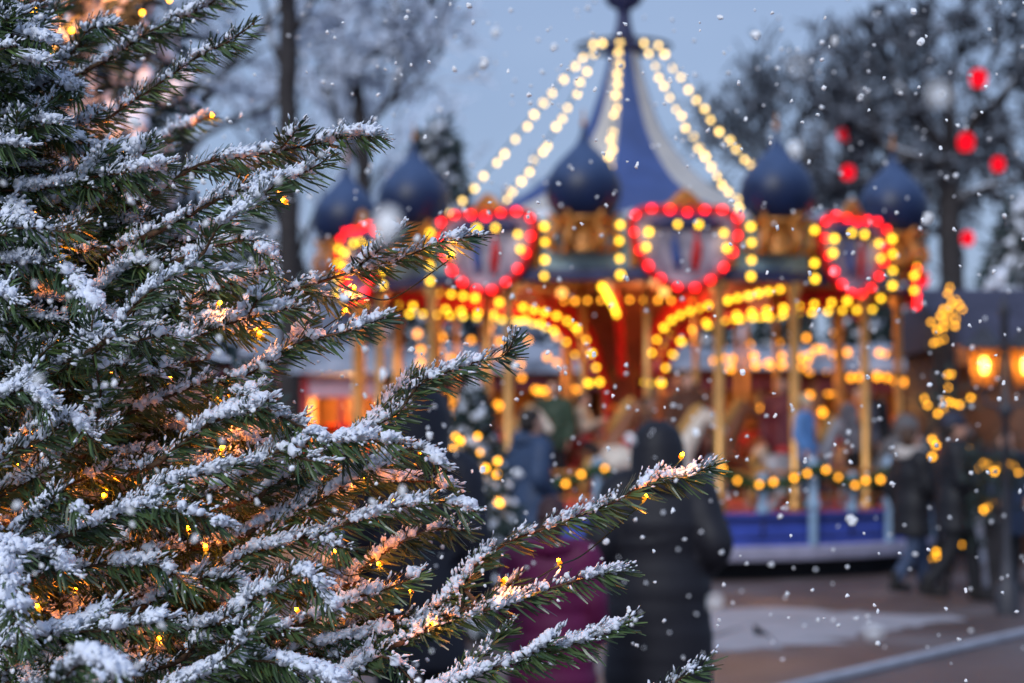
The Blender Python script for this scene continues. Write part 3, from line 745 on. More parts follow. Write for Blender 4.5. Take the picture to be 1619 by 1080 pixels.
# strings of bulbs from the peak to the rim
M['cable'] = mat('black_cable', (0.02, 0.02, 0.02), 0.6)
STR = [(-43, 15, 'outermost left string of pale bulbs from carousel peak down to left onion dome'),
       (-32, 17, 'pale bulb string just inside the outermost left one on the carousel'),
       (-7.5, 19, 'steep string of pale bulbs running from peak behind the nearest onion dome'),
       (23, 20, 'inner right string of pale bulbs from carousel peak towards the heart panel'),
       (40, 20, 'outermost right string of pale bulbs from carousel peak behind right onion dome')
       ]
for (a, nb, lab) in STR:
    s = thing('light_string', lab, 'light string', (CX, CY, 0), group='bulb strings from the carousel peak')
    p0, p1 = A(a, .62, 6.68), A(a, 3.35, 4.12)
    pts = [p0.lerp(p1, t) + Vector((0, 0, -(.02 if a == -43 else .22) * 4 * t * (1 - t))) for t in np.linspace(0, 1, 40)]
    c = MB(); c.tube(pts, .010, 5); c.build('cable', 'cable', s)
    for q in range(nb):
        t = (q + .3) / nb; i = int(t * 39)
        put(B_P, 'bulb', s, pts[i] + Vector((RNG.normal(0, .012), RNG.normal(0, .012), -.03 + RNG.normal(0, .012))))
# garlands on the railing
M['garland'] = mat('garland_green', (0.02, 0.065, 0.015), 0.7, var=0.4, scale=20)
gl = thing('garland', 'green garland with amber bulbs swagged along the carousel railing', 'garland', (CX, CY, 0))
for k in range(-6, 7):
    a0, a1 = 10.5 + 18 * k, 10.5 + 18 * (k + 1)
    pts = [A(a0 + (a1 - a0) * t, 4.06, 1.26 - .20 * 4 * t * (1 - t)) for t in np.linspace(0, 1, 16)]
    g = MB(); g.tube(pts, .045, 7)
    for q in range(420):
        i = RNG.integers(0, 15); p = np.array(pts[i].lerp(pts[i + 1], RNG.random())); d = RNG.standard_normal(3); d /= np.linalg.norm(d)
        e_ = p + d * RNG.uniform(.07, .13); s_ = np.cross(d, RNG.standard_normal(3)); s_ = s_ / np.linalg.norm(s_) * .010
        g.add([p - s_, p + s_, e_ + s_ * .4, e_ - s_ * .4], [(0, 1, 2, 3)])
    g.build('swag', 'garland', gl, smooth=False)
    for q in range(6): 
        i = int((q + .5) / 6 * 15); put(B_A, 'bulb', gl, pts[i] + (pts[i] - Vector((0, 0, pts[i].z))).normalized() * .07 + Vector((0, 0, RNG.uniform(-.03, .05))))
# ------------------------------------------------------------------ ground
def ground_mat():
    m = mat('slushy_paving', (0.135, 0.092, 0.084), 0.5, var=0.22, scale=.9, col2=(0.175, 0.13, 0.125))
    nt = m.node_tree; b = nt.nodes['Principled BSDF']; tc = [n for n in nt.nodes if n.type == 'TEX_COORD'][0]
    br = nt.nodes.new('ShaderNodeTexBrick'); br.inputs['Scale'].default_value = 3.2; br.inputs['Mortar Size'].default_value = .018
    br.inputs['Color1'].default_value = (1, 1, 1, 1); br.inputs['Color2'].default_value = (.72, .72, .74, 1); br.inputs['Mortar'].default_value = (.35, .36, .40, 1)
    nt.links.new(tc.outputs['Object'], br.inputs['Vector'])
    base = b.inputs['Base Color'].links[0].from_socket
    mu = nt.nodes.new('ShaderNodeMix'); mu.data_type = 'RGBA'; mu.blend_type = 'MULTIPLY'; mu.inputs['Factor'].default_value = .8
    nt.links.new(base, mu.inputs['A']); nt.links.new(br.outputs['Color'], mu.inputs['B'])
    n3 = nt.nodes.new('ShaderNodeTexNoise'); n3.inputs['Scale'].default_value = .55; n3.inputs['Detail'].default_value = 8; nt.links.new(tc.outputs['Object'], n3.inputs['Vector'])
    r3 = nt.nodes.new('ShaderNodeValToRGB'); r3.color_ramp.elements[0].position = .52; r3.color_ramp.elements[1].position = .70; nt.links.new(n3.outputs['Fac'], r3.inputs['Fac'])
    m3 = nt.nodes.new('ShaderNodeMix'); m3.data_type = 'RGBA'; nt.links.new(r3.outputs['Color'], m3.inputs['Factor']); nt.links.new(mu.outputs['Result'], m3.inputs['A']); m3.inputs['B'].default_value = (.19, .175, .185, 1)
    nt.links.new(m3.outputs['Result'], b.inputs['Base Color'])
    mr = nt.nodes.new('ShaderNodeMapRange'); mr.inputs['To Min'].default_value = .38; mr.inputs['To Max'].default_value = .66; nt.links.new(n3.outputs['Fac'], mr.inputs['Value']); mr.inputs['From Min'].default_value = .35; mr.inputs['From Max'].default_value = .65
    nt.links.new(mr.outputs[0], b.inputs['Roughness'])
    bp = nt.nodes.new('ShaderNodeBump'); bp.inputs['Strength'].default_value = .35; nt.links.new(br.outputs['Fac'], bp.inputs['Height']); bp.invert = True; nt.links.new(bp.outputs[0], b.inputs['Normal'])
    return m
M['ground'] = ground_mat()
M['slush'] = mat('trodden_snow', (0.37, 0.36, 0.39), 0.7, var=0.15, scale=2.5, bump=0.4, bscale=12)
M['kerb'] = mat('pale_kerb', (0.45, 0.46, 0.52), 0.7, var=0.15, scale=6)
g = MB(); nx, ny = 60, 60
xs = np.linspace(-1, 1, nx); ys = np.linspace(0, 1, ny)
V = [(np.sign(x) * abs(x) ** 2.2 * 900, -30 + y ** 3 * 1500, 0) for y in ys for x in xs]
g.add(V, [(j * nx + i, j * nx + i + 1, (j + 1) * nx + i + 1, (j + 1) * nx + i) for j in range(ny - 1) for i in range(nx - 1)])
struct(g.build('ground', 'ground'))
def patch(name, pix, material, z=.006, h=0.0):
    """flat sheet on the ground; outline given as photograph pixels, laid on the ground plane"""
    pts = []
    for (x, y) in pix:
        d = CAM_Z * FPX / (y - 690) ; pts.append(P(x, 690, d)); pts[-1].z = z
    c = catmull(pts + pts[:3], 16 * (len(pts) + 2))[16:16 * (len(pts) + 1)]
    c[:, :2] += np.stack([np.interp(np.arange(len(c)), np.arange(0, len(c) + 4, 4), RNG.normal(0, .16, len(c) // 4 + 1)) for _ in range(2)], 1)
    cen = c.mean(0); n = len(c); b = MB()
    b.add(np.vstack([cen + [0, 0, h], c * .6 + cen * .4 + [0, 0, h], c]), [(0, 1 + i, 1 + (i + 1) % n) for i in range(n)] + [(1 + i, 1 + n + i, 1 + n + (i + 1) % n, 1 + (i + 1) % n) for i in range(n)])
    return struct(b.build(name, material))
patch('snow_patch', [(1000, 972), (1120, 962), (1260, 962), (1400, 968), (1500, 978), (1420, 992), (1330, 1008), (1180, 1024), (1040, 1026), (900, 1010), (880, 985)], 'slush', h=.02)
a, b_ = P(1190, 690, CAM_Z * FPX / (1104 - 690)), P(1680, 690, CAM_Z * FPX / (988 - 690)); a.z = b_.z = 0
kb = MB(); mid = (a + b_) / 2; dv = b_ - a
kb.box((mid.x, mid.y, .03), (dv.length + 3, .055, .06), math.atan2(dv.y, dv.x), bevel=.02); struct(kb.build('kerb', 'kerb'))

# ------------------------------------------------------------------ bare winter trees
M['frost_bark'] = frosted('frosted_bark', (0.040, 0.034, 0.034), lo=.45, hi=.85)
M['hoar_twig'] = frosted('hoar_twig', (0.13, 0.15, 0.20), lo=-.6, hi=.2, snow=(.66, .73, .86))
M['frost_twig'] = frosted('frosted_twig', (0.026, 0.028, 0.036), lo=.36, hi=.85, snow=(.62, .68, .80))
TWIG = .016
def bare_tree(name, label, base, height, spread, levels, r0, seed, twig='frost_twig', lean=(0, 0), trunk_h=.38, group=None, kids=(3, 4), tmin=.012, up=.25, rk=(.52, .74)):
    rg = np.random.default_rng(seed)
    root = thing(name, label, 'tree', base, group=group)
    tr, cr = MB(), MB()
    def grow(p, d, L, r, lv):
        n = 5; pts = [p]; dd = d.copy()
        for i in range(n):
            dd = dd + rg.normal(0, .15 if lv else .03, 3) + np.array([0, 0, .05 * up]); dd /= np.linalg.norm(dd)
            pts.append(pts[-1] + dd * L / n)
        rr = np.linspace(r, max(tmin * .6, r * .62), n + 1)
        (tr if lv <= 2 else cr).tube(pts, rr, 9 if lv == 0 else (6 if lv == 1 else 4 if lv < levels - 1 else 3), cap=False)
        if lv >= levels: return
        k = rg.integers(kids[0], kids[1] + 1) + (2 if lv == 0 else 0)
        for q in range(k):
            t = rg.uniform(.35, 1.0) if lv else rg.uniform(.55, 1.0)
            if q == 0: t = 1.0
            i = min(n - 1, int(t * n)); f = t * n - i
            sp = pts[i] * (1 - f) + pts[i + 1] * f
            ax = rg.standard_normal(3); ax -= dd * ax.dot(dd); ax /= np.linalg.norm(ax)
            an = rg.uniform(.35, .95) * spread if q else rg.uniform(.1, .35)
            nd = dd * math.cos(an) + ax * math.sin(an) + np.array([0, 0, up * .4]); nd /= np.linalg.norm(nd)
            grow(sp, nd, L * rg.uniform(.58, .86), max(tmin, r * rg.uniform(*rk)), lv + 1)
    d0 = np.array([lean[0], lean[1], 1.0]); d0 /= np.linalg.norm(d0)
    grow(np.array([0, 0, -.05]), d0, height * trunk_h, r0, 0)
    tr.build('trunk', 'frost_bark', root); cr.build('crown', twig, root, smooth=False)
    return root
def gx(x, d): p = P(x, 690, d); return (p.x, d, 0)
def limb_tree(name, label, d, limbs, seed, twig, nk=5, L=1.9, levels=3, tmin=.03, spread=1.0, up=.15, group=None, jit=.5):
    """a tree whose main limbs follow the photograph; smaller branches grow from them"""
    rg = np.random.default_rng(seed); b0 = gx(limbs[0][0][0][0], d); root = thing(name, label, 'tree', b0, group=group)
    tr, cr = MB(), MB(); B0 = Vector(b0)
    def grow(p, dd, L_, r, lv):
        n = 5; pts = [p]
        for i in range(n):
            dd = dd + rg.normal(0, .16, 3) + np.array([0, 0, .05 * up]); dd /= np.linalg.norm(dd); pts.append(pts[-1] + dd * L_ / n)
        (tr if lv == 0 else cr).tube(pts, np.linspace(r, max(tmin * .6, r * .6), n + 1), 6 if lv < 2 else 3, cap=False)
        if lv >= levels: return
        for q in range(rg.integers(3, 5)):
            t = 1.0 if q == 0 else rg.uniform(.25, 1.0); i = min(n - 1, int(t * n)); f = t * n - i; sp = pts[i] * (1 - f) + pts[i + 1] * f
            ax = rg.standard_normal(3); ax -= dd * ax.dot(dd); ax /= np.linalg.norm(ax); an = rg.uniform(.35, 1.0) * spread
            nd = dd * math.cos(an) + ax * math.sin(an) + np.array([0, 0, up * .4]); nd /= np.linalg.norm(nd)
            grow(sp, nd, L_ * rg.uniform(.6, .88), max(tmin, r * rg.uniform(.5, .7)), lv + 1)
    for li, (px, r0, r1) in enumerate(limbs):
        w_ = [P(x, y, d + (rg.uniform(-jit, jit) * 2.2 if (li and i > 1) else 0)) - B0 for i, (x, y) in enumerate(px)]
        if li == 0: w_[0].z = -.05
        c = catmull(w_, 7 * len(px)); c = c + rg.normal(0, .012, c.shape); tr.tube(c, np.linspace(r0, r1, len(c)), 9)
        n = len(c)
        for q in range(nk if li else max(1, nk // 3)):
            t = rg.uniform(.35, 1.0) if li else rg.uniform(.6, 1.0); i = min(n - 2, int(t * (n - 1))); T = c[i + 1] - c[i]; T /= np.linalg.norm(T)
            ax = rg.standard_normal(3); ax -= T * ax.dot(T); ax /= np.linalg.norm(ax); an = rg.uniform(.5, 1.1)
            dd = T * math.cos(an) + ax * math.sin(an) + np.array([0, 0, up]); dd /= np.linalg.norm(dd)
            grow(c[i], dd, L * rg.uniform(.6, 1.15), max(tmin, (r0 + (r1 - r0) * t) * .55), 0)
        if li: grow(c[-1], (c[-1] - c[-3]) / np.linalg.norm(c[-1] - c[-3]), L, max(tmin, r1 * .9), 0)
    tr.build('trunk', 'frost_bark', root); cr.build('crown', twig, root, smooth=False); return root
limb_tree('bare_tree', 'tall straight thick dark trunk rising out of frame behind the fir', 34, [([(458, 690), (457, 400), (456, 200), (455, 0), (452, -160)], .19, .15), ([(456, 60), (480, 30), (500, -20), (520, -60)], .06, .03), ([(455, 120), (435, 80), (420, 20), (410, -60)], .06, .03)], 3, 'hoar_twig', nk=2, L=1.1, levels=2)
limb_tree('bare_tree', 'bare tree with one dark limb leaning right towards the thick trunk', 40, [([(288, 690), (289, 400), (292, 240), (298, 175)], .17, .13), ([(298, 175), (335, 143), (367, 95), (417, 43), (455, -10)], .12, .06), ([(292, 250), (320, 216), (367, 190), (433, 166), (470, 130)], .09, .04), ([(298, 175), (290, 110), (270, 40), (250, -40)], .10, .05), ([(293, 230), (260, 190), (220, 120), (190, 30)], .08, .04)], 14, 'hoar_twig', nk=4, L=1.15, levels=3)
limb_tree('bare_tree', 'bare tree whose dark trunk bends into a long limb up and right', 40, [([(577, 690), (577, 400), (575, 270), (568, 180), (563, 112)], .17, .12), ([(563, 112), (580, 89), (606, 76), (636, 52), (662, 26), (690, -10)], .11, .07), ([(563, 112), (548, 70), (528, 20), (515, -40)], .09, .05), ([(570, 215), (600, 180), (625, 140), (632, 90), (640, 40)], .07, .04), ([(574, 260), (545, 215), (522, 160), (508, 100)], .07, .04), ([(636, 52), (628, 20), (618, -20)], .06, .03)], 8, 'hoar_twig', nk=4, L=1.05, levels=3)
bare_tree('bare_tree', 'pale frosted bare tree between the two dark trunks far behind', gx(515, 58), 13, 1.0, 5, .20, 21, trunk_h=.35, tmin=.03, twig='hoar_twig')
bare_tree('bare_tree', 'distant frosted bare tree behind the bulb strings left of the roof', gx(740, 75), 9.5, 1.0, 5, .16, 31, trunk_h=.32, tmin=.025, twig='hoar_twig')
limb_tree('bare_tree', 'gnarled wide crowned dark tree hung with red lanterns on the right', 44, [([(1512, 690), (1508, 500), (1502, 380), (1501, 308), (1497, 250)], .30, .20), ([(1497, 262), (1434, 246), (1393, 230), (1364, 205), (1330, 190)], .15, .06), ([(1497, 240), (1453, 188), (1427, 148), (1408, 111), (1400, 80)], .14, .06), ([(1498, 250), (1501, 190), (1501, 148), (1512, 93), (1520, 60)], .15, .06), ([(1499, 265), (1538, 196), (1575, 163), (1612, 120), (1640, 90)], .15, .06),
  ([(1500, 330), (1550, 300), (1590, 290), (1650, 260)], .12, .05), ([(1434, 246), (1400, 275), (1360, 290), (1320, 300)], .08, .04), ([(1453, 188), (1470, 140), (1462, 100), (1470, 60)], .08, .04), ([(1538, 196), (1550, 140), (1570, 90), (1580, 50)], .08, .04), ([(1393, 230), (1370, 165), (1350, 130), (1340, 105)], .07, .04)], 42, 'frost_twig', nk=5, L=.82, levels=3, tmin=.027, spread=1.1, up=.1)
limb_tree('bare_tree', 'dark snowy tree whose crown fills the gap right of the tent roof', 56, [([(1275, 690), (1272, 420), (1270, 340)], .30, .22), ([(1270, 345), (1235, 290), (1215, 240), (1205, 195)], .16, .06), ([(1270, 340), (1275, 270), (1262, 210), (1268, 165)], .16, .06), ([(1270, 350), (1320, 290), (1345, 230), (1350, 180)], .16, .06), ([(1235, 290), (1195, 275), (1170, 250)], .10, .05), ([(1320, 290), (1370, 280), (1400, 250)], .10, .05), ([(1275, 270), (1300, 215), (1310, 170)], .10, .05)], 51, 'frost_twig', nk=5, L=1.15, levels=3, tmin=.03, spread=1.1, up=.1)
limb_tree('bare_tree', 'dark snowy tree at the far right edge beyond the lantern tree', 56, [([(1660, 690), (1655, 420), (1650, 320)], .34, .24), ([(1650, 330), (1610, 260), (1590, 215), (1585, 170)], .18, .07), ([(1650, 320), (1650, 230), (1640, 170), (1645, 130)], .18, .07), ([(1650, 340), (1590, 320), (1560, 290), (1540, 250)], .14, .06)], 63, 'frost_twig', nk=5, L=.8, levels=3, tmin=.04, spread=1.1, up=.1)
limb_tree('bare_tree', 'low frosted tree behind the rightmost onion dome', 60, [([(1405, 690), (1402, 450), (1400, 370)], .30, .2), ([(1400, 380), (1370, 320), (1350, 260)], .15, .07), ([(1400, 370), (1415, 300), (1410, 230)], .15, .07), ([(1400, 390), (1450, 340), (1480, 280)], .15, .07)], 77, 'frost_twig', nk=6, L=1.3, levels=3, tmin=.045, spread=1.1, up=.1)

# ------------------------------------------------------------------ conifers in the back
M['conifer'] = mat('conifer_green', (0.030, 0.050, 0.045), 0.7, var=0.4, scale=3)
def conifer(name, label, base, H, R, seed, nb=110, leaf=.09, snow=1.0, group=None, z0=.05, per=46):
    rg = np.random.default_rng(seed); root = thing(name, label, 'tree', base, group=group)
    t = MB(); t.tube([(0, 0, 0), (0, 0, H * .98)], [H * .022, H * .004], 8); t.build('trunk', 'dark_bark', root)
    V = []; S = []; SR = []
    for i in range(nb):
        u = (i + rg.random()) / nb; z = H * (z0 + (1 - z0) * u); r = R * (1 - u) ** .85 * rg.uniform(.75, 1.1) + .02 * H
        a = i * 2.399 + rg.uniform(-.4, .4); d = np.array([math.cos(a), math.sin(a), 0])
        for q in range(per):
            s = rg.random() ** .6; p = np.array([0, 0, z]) + d * r * s + np.array([0, 0, -.28 * r * s * s + .06 * r * s])
            wdt = .16 * r * (1 - s * .6); p = p + np.cross(d, [0, 0, 1]) * rg.normal(0, wdt) + np.array([0, 0, rg.normal(0, .02 * H * .3)])
            n1 = rg.standard_normal(3); n1[2] -= .4; n1 = n1 + d; n1 /= np.linalg.norm(n1); sd = np.cross(n1, rg.standard_normal(3)); sd /= np.linalg.norm(sd) + 1e-9
            l = leaf * rg.uniform(.7, 1.3)
            V += [p - sd * l * .16, p + sd * l * .16, p + n1 * l + sd * l * .06, p + n1 * l - sd * l * .06]
            if rg.random() < .34 * snow: S.append(p + np.array([0, 0, leaf * .25])); SR.append(leaf * rg.uniform(.16, .42))
    V = np.array(V); n = len(V) // 4
    fast_mesh('crown', V, np.arange(4 * n).reshape(n, 4), ['conifer'], root, smooth=False)
    if S:
        sv, sf = grains(np.array(S), np.array(SR), 1); fast_mesh('snow', sv, sf, ['snow'], root)
    return root
conifer('snowy_conifer', 'dark blue snowy conifer behind the left onion domes', gx(690, 52), 9.6, 2.6, 5, 150, leaf=.45)
conifer('snowy_conifer', 'snow laden conifer at the right edge above the dark roof', gx(1628, 36), 5.7, 2.3, 6, 150, leaf=.38, snow=1.6)
conifer('snowy_conifer', 'snowy conifer half hidden behind the thick dark trunk', gx(420, 60), 9, 2.6, 7, 120, leaf=.5)
conifer('snowy_conifer', 'pale snowy conifer low between the bare trees left of the carousel', gx(545, 66), 8.5, 2.8, 8, 120, leaf=.5, snow=1.5)
for (x_, d_, h_, lb_) in ((1000, 47, 4.6, 'dark low conifer behind the carousel core'), (1120, 45, 4.2, 'dark low conifer right of the carousel core'), (1235, 48, 4.8, 'dark low conifer behind the thick right poles'), (1360, 46, 4.9, 'dark low conifer at the right end of the carousel'), (880, 50, 4.0, 'dark low conifer behind the left ribs of the carousel')):
    conifer('snowy_conifer', lb_, gx(x_, d_), h_, 2.0, int(x_), 80, leaf=.42, snow=.45)
conifer('snowy_conifer', 'small dark conifer far behind the right garlanded stalls', gx(1450, 52), 5.2, 2.0, 9, 110, leaf=.45, snow=.5)
# far wood
M['far_wood'] = frosted('far_wood', (0.10, 0.12, 0.16), lo=.0, hi=.6, snow=(.5, .56, .68))
rg = np.random.default_rng(9); V = []
for i in range(26000):
    x = rg.uniform(-45, 60); y = rg.uniform(85, 110); top = 5.5 + 1.6 * math.sin(x * .35) + 1.2 * math.sin(x * .13 + 1)
    z = top * rg.random() ** .7; d = rg.standard_normal(3); d[2] = abs(d[2]) + .6; d /= np.linalg.norm(d); s = np.cross(d, rg.standard_normal(3)); s /= np.linalg.norm(s)
    l = rg.uniform(.4, 1.2); p = np.array([x, y, z])
    V += [p - s * .05, p + s * .05, p + d * l + s * .02, p + d * l - s * .02]
n = len(V) // 4
fw = fast_mesh('far_wood', np.array(V), np.arange(4 * n).reshape(n, 4), ['far_wood'], smooth=False); fw['kind'] = 'stuff'

# ------------------------------------------------------------------ stalls and houses behind
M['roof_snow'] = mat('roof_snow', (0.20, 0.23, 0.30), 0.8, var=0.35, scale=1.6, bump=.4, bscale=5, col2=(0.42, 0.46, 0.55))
M['dark_red'] = mat('dark_red_boards', (0.14, 0.022, 0.03), 0.6, var=0.25, scale=5)
M['brown_boards'] = mat('brown_boards', (0.12, 0.05, 0.025), 0.65, var=0.3, scale=5)
M['stall_inside'] = mat('stall_inside', (0.20, 0.09, 0.04), 0.7, var=0.4, scale=4)
M['dark_roof'] = mat('slate_roof', (0.05, 0.05, 0.085), 0.7, var=0.3, scale=4)
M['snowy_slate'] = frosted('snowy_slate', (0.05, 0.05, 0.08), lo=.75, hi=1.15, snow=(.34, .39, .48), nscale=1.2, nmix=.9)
M['sign_pale'] = mat('sign_mauve', (0.55, 0.36, 0.45), 0.6, var=0.15, scale=6)
M['sign_red'] = mat('sign_red', (0.42, 0.02, 0.03), 0.5)
M['orange_cloth'] = mat('orange_goods', (0.6, 0.2, 0.05), 0.7, var=0.5, scale=6)
M['window_glow'] = emis('lit_interior', (1.0, 0.36, 0.06), 1.1)
def snow_roof(mb_w, mb_d, z, rise, th=.14):
    """a pitched roof and its blanket of snow, local coords"""
    r = MB(); s = MB(); x, y = mb_w / 2, mb_d / 2
    r.add([(-x, -y, z), (x, -y, z), (x, y, z), (-x, y, z), (-x, 0, z + rise), (x, 0, z + rise)], [(0, 1, 5, 4), (2, 3, 4, 5), (0, 4, 3), (1, 2, 5), (3, 2, 1, 0)])
    nx, ny = 28, 12; V = []
    for j in range(ny + 1):
        v = j / ny * 2 - 1
        for i in range(nx + 1):
            u = i / nx * 2 - 1; ed = min(1, (1 - abs(u)) * 7, (1 - abs(v)) * 5) ** .5
            V.append((u * (x + .03), v * (y + .05), z + rise * (1 - abs(v)) + th * ed * (1 + .25 * math.sin(u * 9 + v * 4)) + .005))
    s.add(V, [(j * (nx + 1) + i, j * (nx + 1) + i + 1, (j + 1) * (nx + 1) + i + 1, (j + 1) * (nx + 1) + i) for j in range(ny) for i in range(nx)])
    return r, s
def stall(label, x0, x1, d, y_eave, depth=2.2, rise=.55, fascia='dark_red', wall='brown_boards', glow=None, fh=.34, cols=3, goods='orange_cloth', light=0):
    c = (P(x0, 690, d) + P(x1, 690, d)) / 2; w_ = (P(x1, 690, d) - P(x0, 690, d)).length; ze = Zat(y_eave, d)
    t = thing('market_stall', label, 'stall', (c.x, d + depth / 2, 0), group='wooden market stalls')
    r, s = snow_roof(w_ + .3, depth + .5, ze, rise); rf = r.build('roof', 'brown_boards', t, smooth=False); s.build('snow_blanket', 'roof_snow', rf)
    b = MB(); b.box((0, -depth / 2 - .03, ze - fh / 2 - .01), (w_, .05, fh), bevel=.01); b.build('fascia', fascia, t)
    b = MB(); b.box((0, depth / 2, ze / 2), (w_ - .1, .06, ze - .02)); 
    for s_ in (-1, 1): b.box((s_ * (w_ / 2 - .03), .02, ze / 2), (.06, depth - .1, ze - .02))
    b.build('wall', 'stall_inside', t)
    b = MB(); b.box((0, -depth / 2 + .1, .52), (w_ - .14, .12, 1.04)); b.box((0, -depth / 2 + .2, 1.06), (w_ - .14, .5, .05)); b.build('counter', wall, t)
    for k in range(cols + 1):
        b = MB(); b.box((-w_ / 2 + .05 + (w_ - .1) * k / cols, -depth / 2 + .02, (ze - fh) / 2), (.11, .11, ze - fh), bevel=.01); b.build('post', wall, t)
    for k in range(2):
        b = MB(); b.box((0, depth / 2 - .2, 1.35 + .42 * k), (w_ - .3, .3, .03)); b.build('shelf', wall, t)
    g = MB()
    for k in range(int(w_ * 7)):
        hh = RNG.uniform(.08, .24); zz = [1.09, 1.37, 1.79][k % 3]; yy = -depth / 2 + .25 if k % 3 == 0 else depth / 2 - .2
        g.ell((RNG.uniform(-w_ / 2 + .25, w_ / 2 - .25), yy + RNG.uniform(-.1, .1), zz + hh * .5), (RNG.uniform(.05, .11), .07, hh * .5), sub=2)
    gd = g.build('goods', goods, t); gd['kind'] = 'stuff'
    if light:
        l = MB(); l.ell((0, -.1, ze - .25), (.06, .06, .08), sub=2); l.build('lamp', 'lamp_glow', t)
        ld = bpy.data.lights.new('stall_lamp_light', 'POINT'); ld.energy = light; ld.color = (1, .45, .12); ld.shadow_soft_size = .1
        lo = bpy.data.objects.new('stall_lamp_light', ld); COL.objects.link(lo); lo.parent = t; lo.location = (0, -.1, ze - .45)
    return t, w_, ze
M['bulb_far'] = emis('amber_string_bulb', (1.0, 0.34, 0.022), 5)
B_F = bulb_mesh('bulb', 0.058, 'bulb_far', 1)
M['bulb_goldy'] = emis('golden_string_bulb', (1.0, 0.42, 0.022), 8)
B_G = bulb_mesh('bulb', 0.022, 'bulb_goldy', 1)
def px_lights(label, pixels, d, mesh, name='light_string', cat='light string', jit=.1, group=None, cable=True, hook=None, sag=.05):
    base = P(pixels[0][0], pixels[0][1], d)
    t = thing(name, label, cat, base, group=group); pts = []
    for (x, y) in pixels:
        p = P(x, y, d + RNG.uniform(-jit, jit)) - base; put(mesh, 'bulb', t, p); pts.append(p + Vector((0, 0, .03)))
    if cable and len(pts) > 1:
        c = MB(); q = []
        for i in range(len(pts) - 1):
            q.append(pts[i]); q.append(pts[i].lerp(pts[i + 1], .5) + Vector((0, 0, -sag)))
        q.append(pts[-1]); c.tube(catmull(q, len(q) * 5), .008, 5); c.build('cable', 'cable', t)
    return t
stall('dark red fronted stall with snowy roof seen through the right of the carousel', 1040, 1288, 34, 585, light=60, rise=.3)
stall('snow roofed stall with dark red board front right of the carousel', 1292, 1500, 33, 588, light=45, cols=2, rise=.35)
stall('snow roofed stall deep behind the left carousel poles', 640, 960, 40, 590, rise=.5, depth=3.0, light=70)
stall('small kiosk with mauve and red sign and glowing amber inside, left of carousel', 478, 604, 30, 592, fascia='sign_pale', wall='red_paint', cols=2, fh=.33, rise=.35, light=300)
stall('low snow roofed stall behind the kiosk at the fir branches', 250, 470, 36, 575, rise=1.0, depth=3, light=120)
k0 = bpy.data.objects['market_stall.003']
for s_ in (-1, 1):
    b = MB(); b.box((s_ * .56, -1.16, Zat(592, 30) - .175), (.10, .05, .34), bevel=.01); b.build('sign_end', 'sign_red', k0)
hw = MB()
def house(name, label, x0, x1, d, z_e, z_r, depth, wall, roof, group=None, snow=False):
    c = (P(x0, 690, d) + P(x1, 690, d)) / 2; w_ = (P(x1, 690, d) - P(x0, 690, d)).length
    t = thing(name, label, 'house', (c.x, d + depth / 2, 0), group=group)
    b = MB(); b.box((0, 0, z_e / 2), (w_, depth, z_e - .01)); b.build('wall', wall, t)
    r, s = snow_roof(w_ + .5, depth + .7, z_e, z_r - z_e); rf = r.build('roof', roof, t, smooth=False)
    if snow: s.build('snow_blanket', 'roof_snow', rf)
    b = MB(); b.box((0, -depth / 2 - .37, z_e - .14), (w_ + .4, .04, .26), bevel=.01); b.build('eave_board', 'orange_cloth', t)
    for k in range(0 if name == 'wooden_house' else max(2, int(w_ / 1.3))):
        xx = -w_ / 2 + (k + .5) * w_ / max(2, int(w_ / 1.3))
        f = MB(); f.box((xx, -depth / 2 - .02, 1.45), (.8, .06, .9), bevel=.01); ff = f.build('window', 'brown_boards', t)
        q = MB(); q.box((xx, -depth / 2 - .06, 1.45), (.66, .02, .76)); q.build('pane', 'window_glow', ff)
    return t
house('wooden_house', 'dark roofed wooden house with orange eave at the right edge', 1525, 1800, 27, Zat(548, 27), Zat(440, 27), 4, 'brown_boards', 'dark_roof')
house('snowy_house', 'long snow roofed house far behind the left carousel poles', 560, 930, 56, 2.6, 4.9, 7, 'brown_boards', 'snowy_slate')
house('snowy_house', 'snow roofed house behind the fir branches at far left', 300, 540, 50, 2.6, 5.2, 7, 'brown_boards', 'snowy_slate')

px_lights('amber bulb string along the eave of the right snow roofed stall', [(1390, 558), (1403, 561), (1425, 557), (1434, 561), (1449, 559), (1461, 561), (1475, 559), (1487, 557)], 32.2, B_F, jit=.05)
px_lights('drooping amber bulb string under the red board of the right stall', [(1345, 597), (1360, 596), (1387, 595), (1402, 597), (1416, 602), (1431, 604), (1458, 607)], 32.2, B_F, jit=.05)
px_lights('amber bulb string over the dark stall seen between right carousel poles', [(1130, 570), (1145, 567), (1160, 568), (1155, 583), (1192, 563), (1195, 577), (1215, 575), (1226, 580), (1237, 577), (1236, 563), (1267, 565), (1280, 561), (1290, 552), (1300, 553), (1318, 561), (1340, 557)], 33.2, B_F, jit=.1)
px_lights('lower amber bulb string on the stall between right carousel poles', [(1265, 580), (1280, 586), (1295, 582), (1306, 584), (1278, 574)], 33, B_F, jit=.1)
px_lights('short amber bulb row inside the stall behind the right poles', [(1280, 625), (1310, 620), (1320, 621), (1333, 618)], 33.4, B_F, jit=.1)
px_lights('amber bulb string hanging over the left carousel poles at fir tip height', [(614, 547), (630, 549), (665, 553), (665, 573), (687, 566), (697, 556), (712, 566), (690, 522), (696, 528)], 34, B_F, jit=.2)
px_lights('amber bulb string across the snowy stall behind left poles', [(790, 563), (800, 566), (806, 562), (823, 576), (825, 597), (865, 564), (880, 573)], 36, B_F, jit=.2)
px_lights('bright amber bulb row on the counter stall left of the carousel core', [(846, 616), (852, 618), (860, 618), (868, 617), (877, 618), (900, 616), (908, 616), (917, 617), (867, 630)], 35, B_F, jit=.1)
